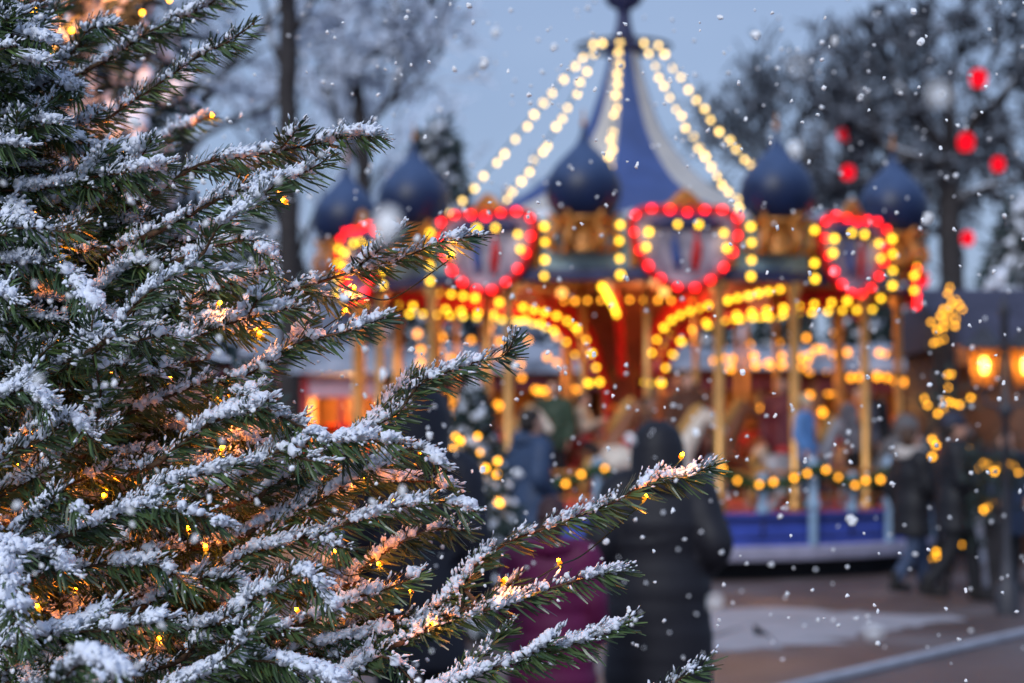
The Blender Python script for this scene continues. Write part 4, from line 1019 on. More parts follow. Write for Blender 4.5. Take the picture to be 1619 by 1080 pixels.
px_lights('scattered amber bulb string below the fir tip left of carousel', [(704, 633), (720, 632), (708, 645), (713, 655), (787, 642), (745, 672), (742, 677)], 24, B_F, jit=.2)

px_lights('amber bulb string high behind the left ribs of the carousel', [(625, 520), (660, 528), (700, 534), (745, 538), (790, 540), (835, 538), (880, 532), (915, 526)], 36.5, B_F, jit=.2)
px_lights('amber bulb string high behind the right ribs of the carousel', [(1062, 530), (1100, 540), (1140, 546), (1185, 546), (1230, 542), (1275, 534), (1320, 526)], 35.5, B_F, jit=.2)
px_lights('amber bulb string low behind the horses right of the core', [(1050, 640), (1085, 648), (1120, 652), (1160, 650), (1205, 645), (1250, 648), (1300, 652), (1345, 648)], 30, B_F, jit=.2)
# red lanterns in the big tree
M['red_lantern'] = emis('red_lantern_glow', (1.0, 0.006, 0.022), 1.1)
RL = [(1547, 124, 15, 'topmost red lantern in the dark tree on the right'), (1333, 213, 10, 'upper of two small red lanterns above the right onion dome'), (1341, 273, 12, 'lower of two small red lanterns above the right onion dome'),
      (1527, 225, 15, 'red lantern hanging in the middle of the right tree crown'), (1578, 260, 12, 'red lantern close to the right edge below the crown middle'), (1530, 377, 12, 'oval red lantern right of the rightmost onion dome'), (1456, 441, 14, 'low red lantern beside the right end of the carousel rim')]
for (x, y, r, lab) in RL:
    d = 40 if x > 1400 else 43
    if y > 430: d = 32
    p = P(x, y, d); R = r / FPX * d
    t = thing('red_lantern', lab, 'lantern', p, group='red lanterns in the tree')
    b = MB(); prof = [(.35, -1), (.75, -.8), (.95, -.45), (1, 0), (.95, .45), (.75, .8), (.35, 1)]
    b.lathe([(R * a_ * .9, R * z_) for a_, z_ in prof], 18); b.build('lantern_body', 'red_lantern', t)
    b = MB(); b.lathe([(R * .33, R), (R * .36, R * 1.1), (.01, R * 1.14)], 12); b.lathe([(.01, -R * 1.14), (R * .36, -R * 1.1), (R * .33, -R)], 12); b.tube([(0, 0, R * 1.1), (0.02, 0, R * 1.1 + .8)], .008, 5); b.build('cap', 'dark_bark', t)

# street lamp
M['lamp_metal'] = mat('lamp_grey_blue', (0.05, 0.05, 0.06), 0.5, metal=.2, var=.2)
M['lamp_flame'] = emis('lamp_flame', (1.0, 0.60, 0.14), 26)
def amber_glass():
    m = bpy.data.materials.new('amber_glass'); m.use_nodes = True; nt = m.node_tree; b = nt.nodes['Principled BSDF']
    b.inputs['Base Color'].default_value = (.9, .36, .08, 1); b.inputs['Roughness'].default_value = .35
    tr = nt.nodes.new('ShaderNodeBsdfTranslucent'); tr.inputs['Color'].default_value = (1, .42, .09, 1)
    tp = nt.nodes.new('ShaderNodeBsdfTransparent'); tp.inputs['Color'].default_value = (1, .72, .38, 1)
    m1 = nt.nodes.new('ShaderNodeMixShader'); m1.inputs[0].default_value = .55; m2 = nt.nodes.new('ShaderNodeMixShader'); m2.inputs[0].default_value = .6
    nt.links.new(b.outputs[0], m1.inputs[1]); nt.links.new(tr.outputs[0], m1.inputs[2]); nt.links.new(m1.outputs[0], m2.inputs[1]); nt.links.new(tp.outputs[0], m2.inputs[2])
    nt.links.new(m2.outputs[0], nt.nodes['Material Output'].inputs[0]); return m
M['amber_glass'] = amber_glass()
LD = 18.0; lp = P(1590, 690, LD)
sl = thing('street_lamp', 'old fashioned grey blue street lamp with two amber glass lanterns', 'street lamp', (lp.x, LD, 0))
zc = Zat(580, LD)
b = MB(); b.lathe([(.11, 0), (.11, .25), (.07, .3), (.05, .5), (.038, .6), (.032, zc - .45), (.07, zc - .43), (.07, zc - .36), (.04, zc - .33), (.035, zc + .45), (.06, zc + .48), (.02, zc + .6), (.002, zc + .66)], 14); b.build('post', 'lamp_metal', sl)
for s in (-1, 1):
    off = s * 33 / FPX * LD
    b = MB(); b.tube([(0, 0, zc - .40), (off * .4, 0, zc - .36), (off * .85, 0, zc - .34), (off, 0, zc - .30), (off, 0, zc - .22)], .02, 7); b.build('arm', 'lamp_metal', sl)
    L_ = MB(); L_.rings([((off, 0, zc - .22), .07, .07), ((off, 0, zc - .19), .10, .10), ((off, 0, zc - .18), .10, .10)], 6)
    L_.rings([((off, 0, zc + .16), .20, .20), ((off, 0, zc + .18), .20, .20), ((off, 0, zc + .24), .13, .13), ((off, 0, zc + .31), .07, .07), ((off, 0, zc + .36), .03, .03)], 6)
    for j in range(6):
        a_ = j * PI / 3; L_.tube([(off + .10 * math.cos(a_), .10 * math.sin(a_), zc - .19), (off + .155 * math.cos(a_), .155 * math.sin(a_), zc + .17)], .009, 5)
    ln = L_.build('lantern', 'lamp_metal', sl, smooth=False)
    gsh = MB(); gsh.rings([((off, 0, zc - .18), .092, .092), ((off, 0, zc + .16), .148, .148)], 6, cap=False); gsh.build('glass', 'amber_glass', ln, smooth=False)
    fl_ = MB(); fl_.ell((off, 0, zc + .01), (.042, .042, .075), sub=2); fl_.build('flame', 'lamp_flame', ln)

# lit shrubs and little lit trees on the right
def lit_shrub(label, pixels, d, r=.35, leaves=700, ground=True, seed=1):
    rg = np.random.default_rng(seed)
    cx = float(np.mean([p[0] for p in pixels])); base = P(cx, 690, d); base.z = 0
    t = thing('lit_shrub', label, 'shrub', base, group='shrubs wound with lights')
    pts = [P(x, y, d + rg.uniform(-.15, .15)) - base for x, y in pixels]
    zs = [p.z for p in pts]; zm = min(zs)
    st = MB(); 
    for p in pts:
        q = Vector((p.x * .25, p.y * .25, max(0.02, zm * .35)))
        st.tube(catmull([(0, 0, 0), q, q.lerp(p, .55) + Vector((0, 0, .05)), p], 10), np.linspace(.022, .006, 10), 5)
    st.build('stem', 'dark_bark', t)
    V = []
    for i in range(leaves):
        p = np.array(pts[rg.integers(0, len(pts))]) + rg.normal(0, r * .35, 3); 
        if p[2] < .03: continue
        n1 = rg.standard_normal(3); n1 /= np.linalg.norm(n1); s_ = np.cross(n1, rg.standard_normal(3)); s_ /= np.linalg.norm(s_); l = rg.uniform(.06, .12)
        V += [p, p + n1 * l * .5 + s_ * l * .2, p + n1 * l, p + n1 * l * .5 - s_ * l * .2]
    n = len(V) // 4
    if n: fast_mesh('leaves', np.array(V), np.arange(4 * n).reshape(n, 4), ['conifer'], t, smooth=False)
    for p in pts: put(B_G, 'bulb', t, p + Vector((0, -.06, 0)))
    return t
lit_shrub('slender tree top thick with golden bulbs above the right stall roof', [(1500, 455), (1497, 465), (1510, 475), (1503, 480), (1490, 490), (1505, 492), (1520, 490), (1485, 500), (1495, 505), (1510, 505), (1478, 512), (1490, 518), (1470, 510), (1483, 540), (1475, 543), (1490, 537), (1500, 497), (1488, 508), (1498, 488), (1515, 482), (1480, 522), (1508, 516)], 24, r=.12, leaves=120, seed=2)
lit_shrub('loose golden lit shrub at head height left of the street lamp', [(1497, 593), (1502, 592), (1497, 613), (1494, 634), (1500, 636), (1508, 638), (1515, 640), (1533, 629), (1465, 641), (1459, 630), (1481, 654), (1494, 655), (1503, 659), (1507, 655), (1490, 648), (1499, 650)], 22, r=.2, leaves=250, seed=3)
lit_shrub('sparse lit shrub behind the pair of walkers on the right', [(1472, 695), (1478, 704), (1472, 722), (1530, 710), (1526, 719), (1473, 780), (1520, 860), (1480, 880), (1485, 891), (1473, 883), (1487, 878), (1478, 872)], 20.6, r=.15, leaves=160, seed=4)
lit_shrub('leafy shrub dense with golden bulbs under the street lamp', [(1545, 740), (1553, 741), (1560, 735), (1577, 737), (1592, 732), (1600, 737), (1607, 746), (1570, 745), (1585, 742), (1553, 732), (1553, 805), (1560, 800), (1567, 795), (1563, 849), (1556, 808)], 19, r=.28, leaves=900, seed=5)
lf = conifer('lit_fir', 'second snowy fir behind the front one, glowing warm at the top left corner', gx(30, 6.3), 4.5, .98, 33, 230, leaf=.085, snow=1.0, per=60)
M['bulb_lit_fir'] = emis('lit_fir_bulb', (1.0, 0.40, 0.025), 14); B_L = bulb_mesh('bulb', 0.0065, 'bulb_lit_fir', 2)
for i, (x, y) in enumerate([(225, 20), (268, 0), (113, 48), (80, 76), (52, 16), (20, 57), (62, 105), (80, 82), (195, 245), (150, 270), (100, 415), (12, 30), (150, -10), (60, 300), (130, 330), (30, 480)]):
    p = P(x, y, 5.85 + RNG.uniform(-.1, .2)); put(B_L, 'bulb', lf, p - Vector(gx(30, 6.3)))
    if i % 2 == 0:
        ld = bpy.data.lights.new('bulb_light', 'POINT'); ld.energy = .9; ld.color = (1.0, .30, .06); ld.shadow_soft_size = .01
        lo = bpy.data.objects.new('bulb_light', ld); COL.objects.link(lo); lo.parent = lf; lo.location = p - Vector(gx(30, 6.3)) + Vector((.03, -.05, -.02))
ct = conifer('decorated_conifer', 'small snowy decorated fir with amber bulbs left of the carousel', gx(748, 16), 2.0, .62, 12, 130, leaf=.10, snow=.4)
for (x, y) in [(705, 700), (720, 690), (728, 697), (755, 690), (716, 711), (723, 727), (768, 740), (785, 750), (787, 729), (745, 760), (728, 787), (787, 793), (791, 796), (752, 812), (700, 745), (760, 715), (735, 742)]:
    p = P(x, y, 16 - .25); put(B_G, 'bulb', ct, p - Vector(gx(748, 16)))
# ------------------------------------------------------------------ people
M['skin'] = mat('skin', (0.52, 0.29, 0.21), 0.55, var=0.08, scale=12)
M['hair_dark'] = mat('dark_hair', (0.018, 0.012, 0.010), 0.5, var=.3, scale=40)
M['hair_brown'] = mat('brown_hair', (0.07, 0.035, 0.02), 0.5, var=.3, scale=40)
M['jeans'] = mat('blue_jeans', (0.05, 0.075, 0.14), 0.8, var=.25, scale=9)
M['black_cloth'] = mat('black_cloth', (0.014, 0.014, 0.018), 0.75, var=.25, scale=9)
M['boot'] = mat('dark_boot', (0.015, 0.013, 0.013), 0.6)
M['eye'] = mat('eye_dark', (0.02, 0.015, 0.012), 0.2, var=0)
M['lip'] = mat('lip', (0.35, 0.11, 0.10), 0.5, var=0)
M['fur'] = mat('pale_fur', (0.62, 0.56, 0.52), 0.9, var=.2, scale=30, bump=.6, bscale=90)
_cloth = {}
def cloth(name, col, rough=.6, bump=.35):
    if name not in _cloth: _cloth[name] = mat(name, col, rough, var=.18, scale=7, bump=bump, bscale=22)
    return _cloth[name]

def skeleton(pose):
    J = dict(hipL=(-.09, 0, .93), hipR=(.09, 0, .93), kneeL=(-.10, .02, .50), kneeR=(.10, .02, .50), ankL=(-.10, 0, .09), ankR=(.10, 0, .09),
             shL=(-.185, 0, 1.42), shR=(.185, 0, 1.42), elL=(-.25, -.02, 1.14), elR=(.25, -.02, 1.14), wrL=(-.25, .09, .92), wrR=(.25, .09, .92))
    if pose == 'walk':
        J.update(kneeL=(-.10, .17, .53), ankL=(-.10, .20, .10), kneeR=(.10, -.04, .50), ankR=(.10, -.26, .15), elL=(-.25, -.10, 1.15), wrL=(-.24, -.02, .92), elR=(.25, .05, 1.14), wrR=(.24, .22, .97))
    if pose == 'pockets':
        J.update(elL=(-.29, -.08, 1.16), elR=(.29, -.08, 1.16), wrL=(-.20, .10, 1.0), wrR=(.20, .10, 1.0))
    if pose == 'fore':            # forearms raised in front, as with a cup or phone
        J.update(elL=(-.25, .0, 1.14), wrL=(-.12, .24, 1.18), elR=(.25, 0, 1.14), wrR=(.12, .24, 1.18))
    if pose == 'ride':
        J.update(kneeL=(-.24, .30, .80), kneeR=(.24, .30, .80), ankL=(-.25, .22, .42), ankR=(.25, .22, .42), elL=(-.24, .10, 1.16), elR=(.24, .10, 1.16), wrL=(-.06, .30, 1.20), wrR=(.06, .30, 1.26))
    return {k: np.array(v, float) for k, v in J.items()}

def hand(mb, w, d, side):
    """palm, four bent fingers of unequal length and a thumb from the side of the palm"""
    d = d / np.linalg.norm(d); x = np.array([0, 1.0, 0]) - d * d[1]; x /= np.linalg.norm(x) + 1e-9; nrm = np.cross(d, x) * side
    mb.tube([w, w + d * .03, w + d * .085], [.026, .040, .038], 10, flat=.5)
    for i, ln in enumerate((.070, .080, .074, .056)):
        o = w + d * .082 + x * (.030 - i * .020)
        mb.tube([o, o + d * ln * .45 - nrm * .004, o + d * ln * .8 - nrm * .018, o + d * ln * .93 - nrm * .036], [.0095, .009, .008, .006], 7)
    o = w + d * .03 + x * .034
    mb.tube([o, o + d * .028 + x * .022, o + d * .058 + x * .026 - nrm * .01], [.012, .011, .008], 7)

def person(label, x, d, h, face, coat, pose='stand', hem=.80, legs='jeans', head='hair_dark', hat=None, hood=None, scarf=None, puffy=0, group='people at the winter fair', base=None, bulk=1.0, zbase=0.0, bag=False, fur_collar=False):
    """face: heading in degrees, 0 looks away from the camera, 180 looks at it, 90 to the right"""
    J = skeleton(pose); rz = -math.radians(face); s = h / 1.75
    loc = gx(x, d) if base is None else base
    root = thing('person', label, 'person', (loc[0], loc[1], zbase if base is None else base[2]), rz, group=group); root.scale = (s, s, s)
    B = MB()
    ride = pose == 'ride'
    hip = np.array([0, 0, .93])
    B.rings([((0, 0, .86), .13, .10), ((0, 0, .95), .165, .115), ((0, 0, 1.08), .14, .10), ((0, .0, 1.25), .165, .115), ((0, -.005, 1.38), .175, .105), ((0, -.01, 1.45), .10, .075)], 18)
    B.tube([(0, -.012, 1.43), (0, 0, 1.52), (0, .01, 1.56)], [.062, .056, .056], 12)
    B.rings([((0, .03, 1.525), .035, .045), ((0, .028, 1.55), .058, .078), ((0, .018, 1.60), .070, .092), ((0, .008, 1.65), .076, .098), ((0, 0, 1.70), .074, .095), ((0, -.005, 1.735), .052, .070), ((0, -.008, 1.752), .018, .025)], 18)
    B.tube([(0, .104, 1.655), (0, .124, 1.625), (0, .112, 1.612)], [.012, .018, .014], 8)
    for q in (-1, 1): B.ell((q * .077, .0, 1.635), (.012, .024, .034), sub=1)
    for q, sd in (('L', -1), ('R', 1)):
        B.tube([J['sh' + q] * .8 + np.array([0, 0, .28]), J['sh' + q], J['el' + q], J['wr' + q]], [.06, .062, .045, .030], 10)
        B.tube([J['hip' + q], J['hip' + q] * .5 + J['knee' + q] * .5, J['knee' + q], J['knee' + q] * .5 + J['ank' + q] * .5, J['ank' + q]], [.095, .085, .058, .055, .038], 12)
        a = J['ank' + q]; B.tube([a + [0, -.05, -.04], a + [0, .05, -.045], a + [0, .16, -.065]], [.04, .042, .03], 10)
        hand(B, J['wr' + q], J['wr' + q] - J['el' + q], sd)
    remeshed(B, 'body', 'skin', root, .011, 1)
    e = MB()
    for q in (-1, 1): e.ell((q * .031, .092, 1.648), (.011, .008, .008), sub=1)
    e.build('eyes', 'eye', root)
    m_ = MB(); m_.tube([(-.024, .095, 1.578), (0, .106, 1.576), (.024, .095, 1.578)], [.004, .008, .004], 6); m_.build('mouth', 'lip', root)
    # trousers and boots
    T = MB()
    T.rings([((0, 0, .84), .15, .12), ((0, 0, .94), .18, .13), ((0, 0, 1.02), .165, .12)], 18)
    for q in 'LR':
        T.tube([J['hip' + q], J['hip' + q] * .5 + J['knee' + q] * .5, J['knee' + q], J['knee' + q] * .5 + J['ank' + q] * .5, J['ank' + q] + [0, 0, .03]], [.115, .10, .078, .072, .066], 12)
    remeshed(T, 'trousers', legs, root, .02, 2)
    for q in 'LR':
        b = MB(); a = J['ank' + q]; b.tube([a + [0, 0, .12], a + [0, 0, .02], a + [0, .0, -.03]], [.062, .062, .058], 10); b.tube([a + [0, -.07, -.045], a + [0, .05, -.05], a + [0, .16, -.06], a + [0, .2, -.07]], [.04, .05, .046, .02], 10)
        remeshed(b, 'boot', 'boot', root, .015, 1)
    # coat
    C = MB(); k = bulk
    zs = np.linspace(hem, 1.40, 26); R_ = []
    for z in zs:
        rx = np.interp(z, [hem, .95, 1.10, 1.28, 1.40], [.225, .215, .195, .215, .20]) * k; ry = np.interp(z, [hem, .95, 1.10, 1.28, 1.40], [.175, .165, .145, .155, .13]) * k
        if puffy: f = 1 + puffy * abs(math.sin(z * PI / .11)); rx *= f; ry *= f
        R_.append(((.006 * math.sin(z * 21), -.005, z), rx, ry))
    if ride: R_ = [r for r in R_ if r[0][2] > .86]
    R_ += [((0, -.01, 1.455), .14 * k, .105 * k), ((0, -.005, 1.50), .092, .085), ((0, 0, 1.535), .085, .085)]
    C.rings(R_, 28)
    for q in 'LR':
        a, e_, w_ = J['sh' + q], J['el' + q], J['wr' + q]
        pts = catmull([a * np.array([.55, 1, 1]) + [0, 0, .015], a, a * .5 + e_ * .5, e_, e_ * .5 + w_ * .5, w_ + (w_ - e_) * .02], 30)
        rr = np.interp(np.linspace(0, 1, 30), [0, .2, .6, 1], [.09, .098, .078, .058]) * k
        if puffy: rr = rr * (1 + puffy * 1.3 * np.abs(np.sin(np.linspace(0, 20, 30))))
        C.tube(pts, rr, 12)
    for i in range(26):                                   # folds
        a = RNG.uniform(0, 2 * PI); z = RNG.uniform(hem + .05, 1.35); rx = .21 * k
        p = np.array([math.cos(a) * rx * .97, math.sin(a) * rx * .72, z]); t_ = np.array([-math.sin(a), math.cos(a) * .8, RNG.uniform(-.8, .8)]) * RNG.uniform(.04, .10)
        C.tube([p - t_, p, p + t_], [.004, .014, .004], 6)
    remeshed(C, 'coat', coat, root, .016, 2)
    if hood == 'up':
        H = MB(); H.rings([((0, -.03, 1.44), .19, .165), ((0, -.04, 1.52), .145, .145), ((0, -.03, 1.59), .142, .15), ((0, -.02, 1.68), .138, .148), ((0, -.025, 1.75), .112, .12), ((0, -.03, 1.80), .05, .055)], 22)
        H.tube([(-.09, .10, 1.74), (-.105, .105, 1.64), (-.09, .10, 1.55)], .02, 8); H.tube([(.09, .10, 1.74), (.105, .105, 1.64), (.09, .10, 1.55)], .02, 8)
        remeshed(H, 'hood', coat, root, .014, 2)
        if fur_collar:
            f = MB()
            for i in range(60):
                a = i / 60 * 2 * PI; p = (.11 * math.sin(a), .115 + RNG.uniform(-.02, .02), 1.64 + .13 * math.cos(a)); f.ell(p, (.028, .03, .028), sub=1, jit=.15)
            f.build('fur_trim', 'fur', root)
    elif hood == 'down':
        H = MB(); H.tube([(-.13, .06, 1.47), (-.12, -.06, 1.49), (0, -.13, 1.50), (.12, -.06, 1.49), (.13, .06, 1.47)], [.03, .055, .075, .055, .03], 12); remeshed(H, 'hood', coat, root, .016, 2)
    if fur_collar and hood != 'up':
        f = MB()
        for i in range(120):
            a = i / 120 * 2 * PI * 2; p = (.135 * math.sin(a), .12 * math.cos(a) - .01, 1.49 + RNG.uniform(-.035, .05)); f.ell(p, (.035, .035, .03), sub=1, jit=.15)
        f.build('fur_collar', 'fur', root)
    if hat:
        H = MB(); H.rings([((0, -.005, 1.655), .092, .113), ((0, -.005, 1.68), .094, .115), ((0, -.005, 1.69), .088, .109), ((0, -.008, 1.74), .082, .098), ((0, -.01, 1.78), .055, .066), ((0, -.01, 1.80), .015, .02)], 22)
        if isinstance(hat, tuple): H.ell((0, -.01, 1.83), (.04, .04, .04), sub=2, jit=.1); hat = hat[0]
        H.build('hat', hat, root)
        if head:
            H = MB(); H.rings([((0, -.03, 1.56), .06, .06), ((0, -.022, 1.60), .081, .088), ((0, -.02, 1.665), .085, .092)], 18); H.build('hair', head, root)
    elif hood != 'up' and head:
        H = MB(); H.rings([((0, -.045, 1.55), .05, .045), ((0, -.035, 1.59), .078, .075), ((0, -.03, 1.65), .088, .09), ((0, -.018, 1.71), .087, .098), ((0, -.008, 1.75), .066, .085), ((0, -.01, 1.772), .02, .03)], 20)
        for i in range(50):
            a = RNG.uniform(0, 2 * PI); z = RNG.uniform(1.60, 1.76); H.ell((.082 * math.cos(a) * (1.78 - z + .5) * 1.4, -.03 + .08 * math.sin(a), z), (.014, .014, .02), sub=1)
        remeshed(H, 'hair', head, root, .012, 1)
    if scarf:
        S_ = MB(); S_.tube([(.10 * math.sin(a), .10 * math.cos(a), 1.50 + .012 * math.sin(a * 2)) for a in np.linspace(0, 2 * PI, 20)], .045, 10); S_.tube([(.05, .11, 1.49), (.07, .16, 1.38), (.07, .165, 1.22)], [.04, .045, .045], 8, flat=.5); S_.build('scarf', scarf, root)
    return root

def C_(n, c): return cloth(n, c)
# near the fir
person('back of a person in long black hooded puffer coat right of the magenta jacket', 1040, 9.6, 1.63, 6, C_('black_puffer', (.014, .013, .019)), 'pockets', hem=.40, legs='black_cloth', hood='up', puffy=.022, bulk=1.24)
person('child in a magenta jacket and dark plum knit hat behind the long fir branch', 872, 8.9, 1.30, 8, C_('magenta_jacket', (.15, .008, .068)), 'stand', hem=.66, legs='black_cloth', head='hair_brown', hat=C_('plum_knit', (.065, .028, .030)), bulk=1.16, puffy=.06, hood='down')
person('tall person with black hood up and dark navy coat partly hidden by the fir', 660, 8.4, 1.78, 12, C_('navy_black_coat', (.014, .015, .026)), 'stand', hem=.62, legs='black_cloth', head='hair_dark', hood='up', bulk=.92)
# between fir and carousel
person('man with short dark hair in a navy jacket standing left of the carousel core', 840, 18.6, 1.84, 62, C_('navy_jacket', (.030, .055, .115)), 'pockets', hem=.74, legs='jeans', head='hair_dark', hood='down', bulk=1.12)
person('person in a dark grey coat just left of the navy jacketed man', 762, 19.2, 1.66, 20, C_('charcoal_coat', (.03, .03, .036)), 'stand', hem=.66, legs='black_cloth', head='hair_brown', hat=C_('grey_knit', (.10, .10, .11)))
# right hand pair and the people behind them
person('woman in a black coat with a pale fur collar walking on the right', 1440, 20.1, 1.68, 70, C_('black_coat', (.011, .011, .015)), 'walk', hem=.62, legs='jeans', head='hair_brown', fur_collar=True, bulk=1.1)
person('tall man dressed all in black walking beside the fur collared woman', 1508, 19.4, 1.80, 95, C_('jet_jacket', (.011, .012, .017)), 'walk', hem=.66, legs='black_cloth', head='hair_dark', hat=C_('navy_knit', (.02, .025, .05)), bulk=1.08)
person('person in a dark blue parka standing under the street lamp', 1588, 20.8, 1.66, 160, C_('blue_parka', (.022, .035, .075)), 'pockets', hem=.60, legs='black_cloth', head='hair_brown', scarf=C_('grey_scarf', (.2, .2, .22)), bulk=1.12)
person('child in a white snowsuit half hidden behind the man in black', 1549, 20.4, .98, 200, C_('white_snowsuit', (.62, .62, .68)), 'stand', hem=.55, legs=C_('white_snowsuit', (.62, .62, .68)), head=None, hat=C_('grey_blue_knit', (.2, .24, .34)), bulk=1.25)
person('person with grey hood behind the fur collared woman', 1432, 23.6, 1.82, 175, C_('grey_jacket', (.12, .12, .13)), 'pockets', hem=.7, legs='black_cloth', hood='up', bulk=1.1)
person('person in a bright red jacket beside the right carousel pillar', 1488, 24.5, 1.74, 190, C_('red_jacket', (.42, .02, .025)), 'fore', hem=.74, legs='black_cloth', head='hair_brown', bulk=1.1)
# on the carousel floor, and riders
FLOOR = .755
def on_car(label, a, r, h, face, coat, **kw):
    p = A(a, r, 0); kw.setdefault('pose', 'stand')
    return person(label, 0, 0, h, face, coat, base=(CX + p.x, CY + p.y, FLOOR), group='people on the carousel', **kw)
on_car('carousel visitor in a brown coat left of the dark core edge', 13, 2.6, 1.60, 150, C_('brown_coat', (.11, .045, .025)), legs='black_cloth', head='hair_dark')
on_car('carousel visitor in a light blue jacket by the right railing post', 33, 3.5, 1.30, 120, C_('sky_jacket', (.10, .24, .52)), legs='jeans', head=None, hat=C_('cream_knit', (.5, .42, .3)))
on_car('carousel visitor in a maroon jacket standing between the right poles', 41, 2.7, 1.55, 200, C_('maroon_jacket', (.13, .02, .03)), legs='black_cloth', head='hair_brown')
on_car('carousel visitor in a grey coat near the right end of the deck', 55, 3.3, 1.45, 160, C_('slate_coat', (.12, .12, .15)), legs='black_cloth', head='hair_dark', scarf=C_('orange_scarf', (.55, .16, .04)))
on_car('carousel visitor in a rust orange jacket right of the core', 21, 1.6, 1.62, 170, C_('rust_jacket', (.32, .10, .03)), legs='jeans', head='hair_dark')
on_car('carousel visitor in black with a red hat at the right deck edge', 66, 3.2, 1.5, 190, C_('black_coat', (.011, .011, .015)), legs='black_cloth', head='hair_dark', hat=C_('red_knit', (.4, .02, .02)))
on_car('carousel visitor in a dark green coat left of the core', -22, 2.6, 1.5, 200, C_('green_coat', (.03, .06, .035)), legs='black_cloth', head='hair_brown')
RL_ = [(19.5, 2.2, 'rider in a dark red coat on a carousel horse right of the core', 'crimson_coat', (.22, .02, .02)), (37.5, 3.1, 'rider in a plum jacket on the outer carousel horse at right', 'plum_coat', (.10, .03, .07)), (55.5, 2.2, 'rider in a navy jacket on an inner horse near the right pillars', 'navy_jacket', (.03, .055, .115)),
       (-16.5, 2.2, 'rider in a cream jacket on a horse left of the core', 'cream_jacket', (.45, .38, .30)), (73.5, 3.1, 'rider in black on the horse at the far right of the deck', 'black_coat', (.011, .011, .015)), (1.5, 3.1, 'child rider in a brown jacket on the outer horse behind the black coat', 'brown_coat', (.11, .045, .025))]
for (a, r, lab, cn, cc) in RL_:
    z = [q[2] for q in RIDER_SPOTS if abs(q[0] - a) < .6]
    p = A(a, r, 0); hh = 1.25 if a != 1.5 else 1.1
    person(lab, 0, 0, hh, 90 - a, C_(cn, cc), 'ride', legs='black_cloth', head='hair_brown', base=(CX + p.x, CY + p.y, (z[0] if z else .3) + 1.17 - .84 * hh / 1.75), group='riders on the carousel', hem=.84)

# people in the stalls' lane behind the carousel
LANE = [(1120, 31, 1.72, 'mustard', (.40, .19, .05)), (1175, 30.5, 1.66, 'dark_coat', (.03, .03, .036)), (1232, 31.5, 1.75, 'wine', (.16, .02, .04)), (1302, 31, 1.7, 'pale_grey', (.36, .38, .44)), (1342, 30.6, 1.64, 'black_coat', (.011, .011, .015)), (1380, 31.2, 1.74, 'tan', (.36, .19, .09)), (704, 30, 1.70, 'brown_coat', (.11, .045, .025)), (790, 31, 1.76, 'dark_coat', (.03, .03, .036)), (905, 31, 1.68, 'oxblood', (.18, .03, .025)), (1530, 27, 1.7, 'dark_coat', (.03, .03, .036))]
WORDS = ['mustard', 'dark', 'wine red', 'pale grey', 'black', 'tan', 'brown', 'charcoal', 'oxblood', 'dark']
WHERE = ['just right of the carousel core', 'between the first right hand poles', 'behind the middle right poles', 'in front of the dark stall', 'left of the thick right pillar', 'at the thick right pillar', 'behind the decorated small fir', 'behind the navy jacketed man', 'left of the carousel core', 'before the wooden house']
for i, (x, d, h, cn, cc) in enumerate(LANE):
    person(f'distant shopper in a {WORDS[i]} coat at the stalls {WHERE[i]}', x, d, h, RNG.uniform(-60, 240), C_(cn, cc), ['stand', 'pockets', 'walk'][i % 3], legs='black_cloth', head='hair_brown' if i % 2 else 'hair_dark', group='shoppers by the stalls', hat=None if i % 3 else C_('grey_knit', (.10, .10, .11)))
# ------------------------------------------------------------------ falling snow
srng = np.random.default_rng(2024)
def flake_mesh(k):
    v, f = ico(2); v = v.copy(); d = np.ones(len(v))
    for q in range(5):
        ax = srng.standard_normal(3); ax /= np.linalg.norm(ax); d += .28 * np.sin(srng.uniform(2, 5) * (v @ ax) + srng.uniform(0, 6))
    v = v * np.clip(d, .5, 1.7)[:, None] * np.array([1, .7, .9])
    mb = MB(); mb.add(v, f)
    for q in range(5):
        c = srng.standard_normal(3); c /= np.linalg.norm(c); mb.ell(c * .8, (.42, .42, .42), sub=1, jit=.2)
    o = remeshed(mb, 'snowflake', 'flake', None, .16, 0); me = o.data; bpy.data.objects.remove(o); return me
FM = [flake_mesh(k) for k in range(7)]
def flake(x, y, d, r, label, group='falling snowflakes'):
    o = bpy.data.objects.new('snowflake', FM[srng.integers(0, 7)]); COL.objects.link(o)
    o.location = P(x, y, d); s = r; o.scale = (s, s * .8, s * srng.uniform(.8, 1.5)); o.rotation_euler = srng.uniform(-.5, .5, 3)
    tag(o, label, 'snowflake', group)
def region(x, y):
    if y > 940 and x > 1150: return 'white snowflake drifting low over the slushy paving'
    if x < np.interp(y, [0, 250, 500, 700, 1080], [330, 480, 560, 640, 700]): return 'white snowflake floating in front of the snowy fir branches'
    if y < 330 and x > 1200 and y > 150: return 'white snowflake falling in front of the dark right hand trees'
    if y < np.interp(x, [400, 700, 980, 1250, 1619], [300, 300, 40, 260, 150]): return 'white snowflake falling against the blue dusk sky'
    if x > 960 and x < 1150 and y > 700: return 'white snowflake in front of the black puffer coat'
    if y > 700: return 'white snowflake in front of the crowd and platform'
    return 'white snowflake in front of the lit carousel'
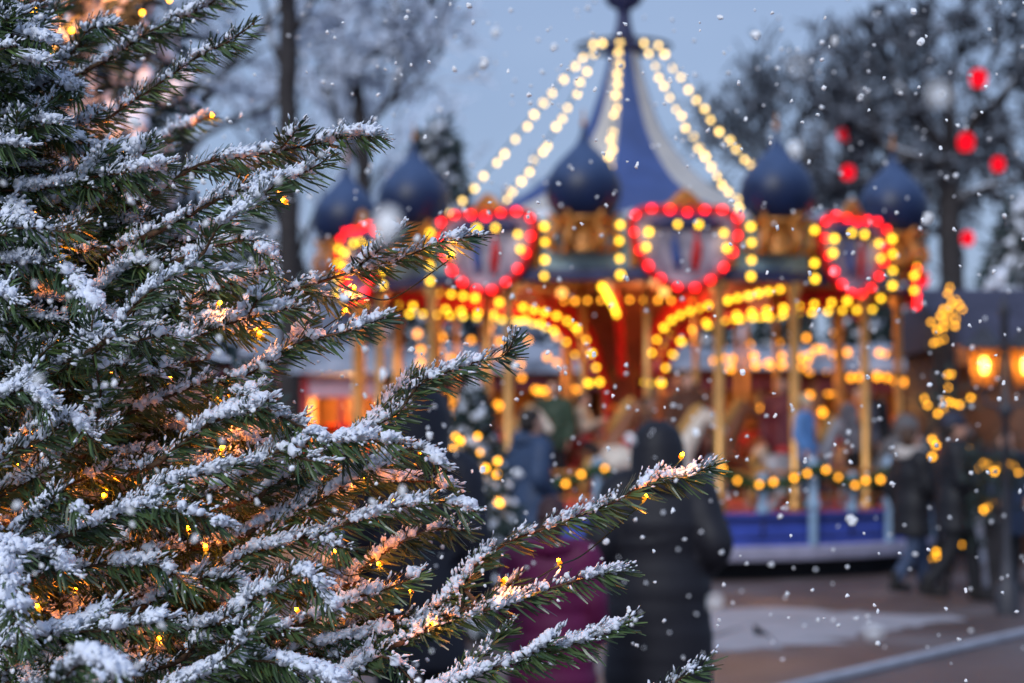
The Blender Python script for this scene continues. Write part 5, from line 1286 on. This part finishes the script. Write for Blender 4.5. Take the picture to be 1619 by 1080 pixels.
BIG = [(612, 355, 1.05, .0085, 'big round blurred snowflake beside the left onion domes'), (1466, 343, 1.9, .0058, 'bright snowflake over the rightmost onion dome'), (1258, 237, 1.45, .0058, 'pale blurred snowflake beside the right onion dome'), (216, 195, 1.9, .0055, 'bright snowflake by the upper left fir twig'),
       (207, 319, 2.2, .004, 'lumpy snowflake among the left fir branches'), (60, 600, 1.5, .0040, 'dim blurred snowflake at the left edge of the fir'), (1130, 950, 1.25, .0042, 'soft grey snowflake at the edge of the black coat'), (1383, 1002, 1.2, .0040, 'large faint snowflake over the trodden snow'),
       (1346, 822, 2.1, .0058, 'ragged white snowflake before the blue platform rim'), (1486, 150, 1.0, .0052, 'large pale snowflake before the dark tree crown'), (1262, 105, .95, .0030, 'faint wide snowflake high in the sky'), (785, 52, 1.7, .0038, 'soft snowflake left of the carousel peak'), (877, 75, 1.9, .0032, 'white snowflake left of the topmost bulbs'), (545, 472, 2.2, .0050, 'white snowflake under the long snowy twig'),
       (1196, 55, 2.0, .0045, 'oblong white snowflake high right of the peak'), (998, 695, 1.5, .0040, 'pale snowflake by the black hood'), (820, 750, 1.6, .0036, 'grey snowflake over the navy jacket'), (28, 800, 1.8, .0036, 'pale snowflake low at the left edge of the fir'), (1490, 640, 2.0, .003, 'white snowflake by the golden lit shrub')]
for (x, y, d, r, lab) in BIG:
    flake(x, y, d, r * .92, lab); bpy.context.scene.collection.objects[-1].scale = (r * .92,) * 3 if d < 1.4 else (r * .92, r * .8, r)
n = 0
while n < 278:
    x, y = srng.uniform(0, 1619), srng.uniform(0, 1080)
    if x > 1000 and y > 330 and srng.random() < .25: continue
    d = float(np.exp(srng.uniform(math.log(1.8), math.log(5.2)))) if srng.random() < .28 else srng.uniform(2.45, 3.6)
    if x < 700 and y > 150 and d > 2.7: d = srng.uniform(1.8, 2.7)
    r = srng.uniform(.0016, .0030) * (1.35 if srng.random() < .2 else 1) * (1.0 if d < 3.4 else d / 3.2)
    flake(x, y, d, r, region(x, y)); n += 1
C0, R0 = [], []
for i in range(1000):
    d = srng.uniform(3.2, 7); x, y = srng.uniform(-60, 1680), srng.uniform(-60, 1060)
    C0.append(P(x, y, d)[:]); R0.append(srng.uniform(.003, .0055) * (d / 5) ** .6)
V, F_ = grains(np.array(C0), np.array(R0), 1)
sf = fast_mesh('falling_snow', V, F_, ['flake']); sf['kind'] = 'stuff'
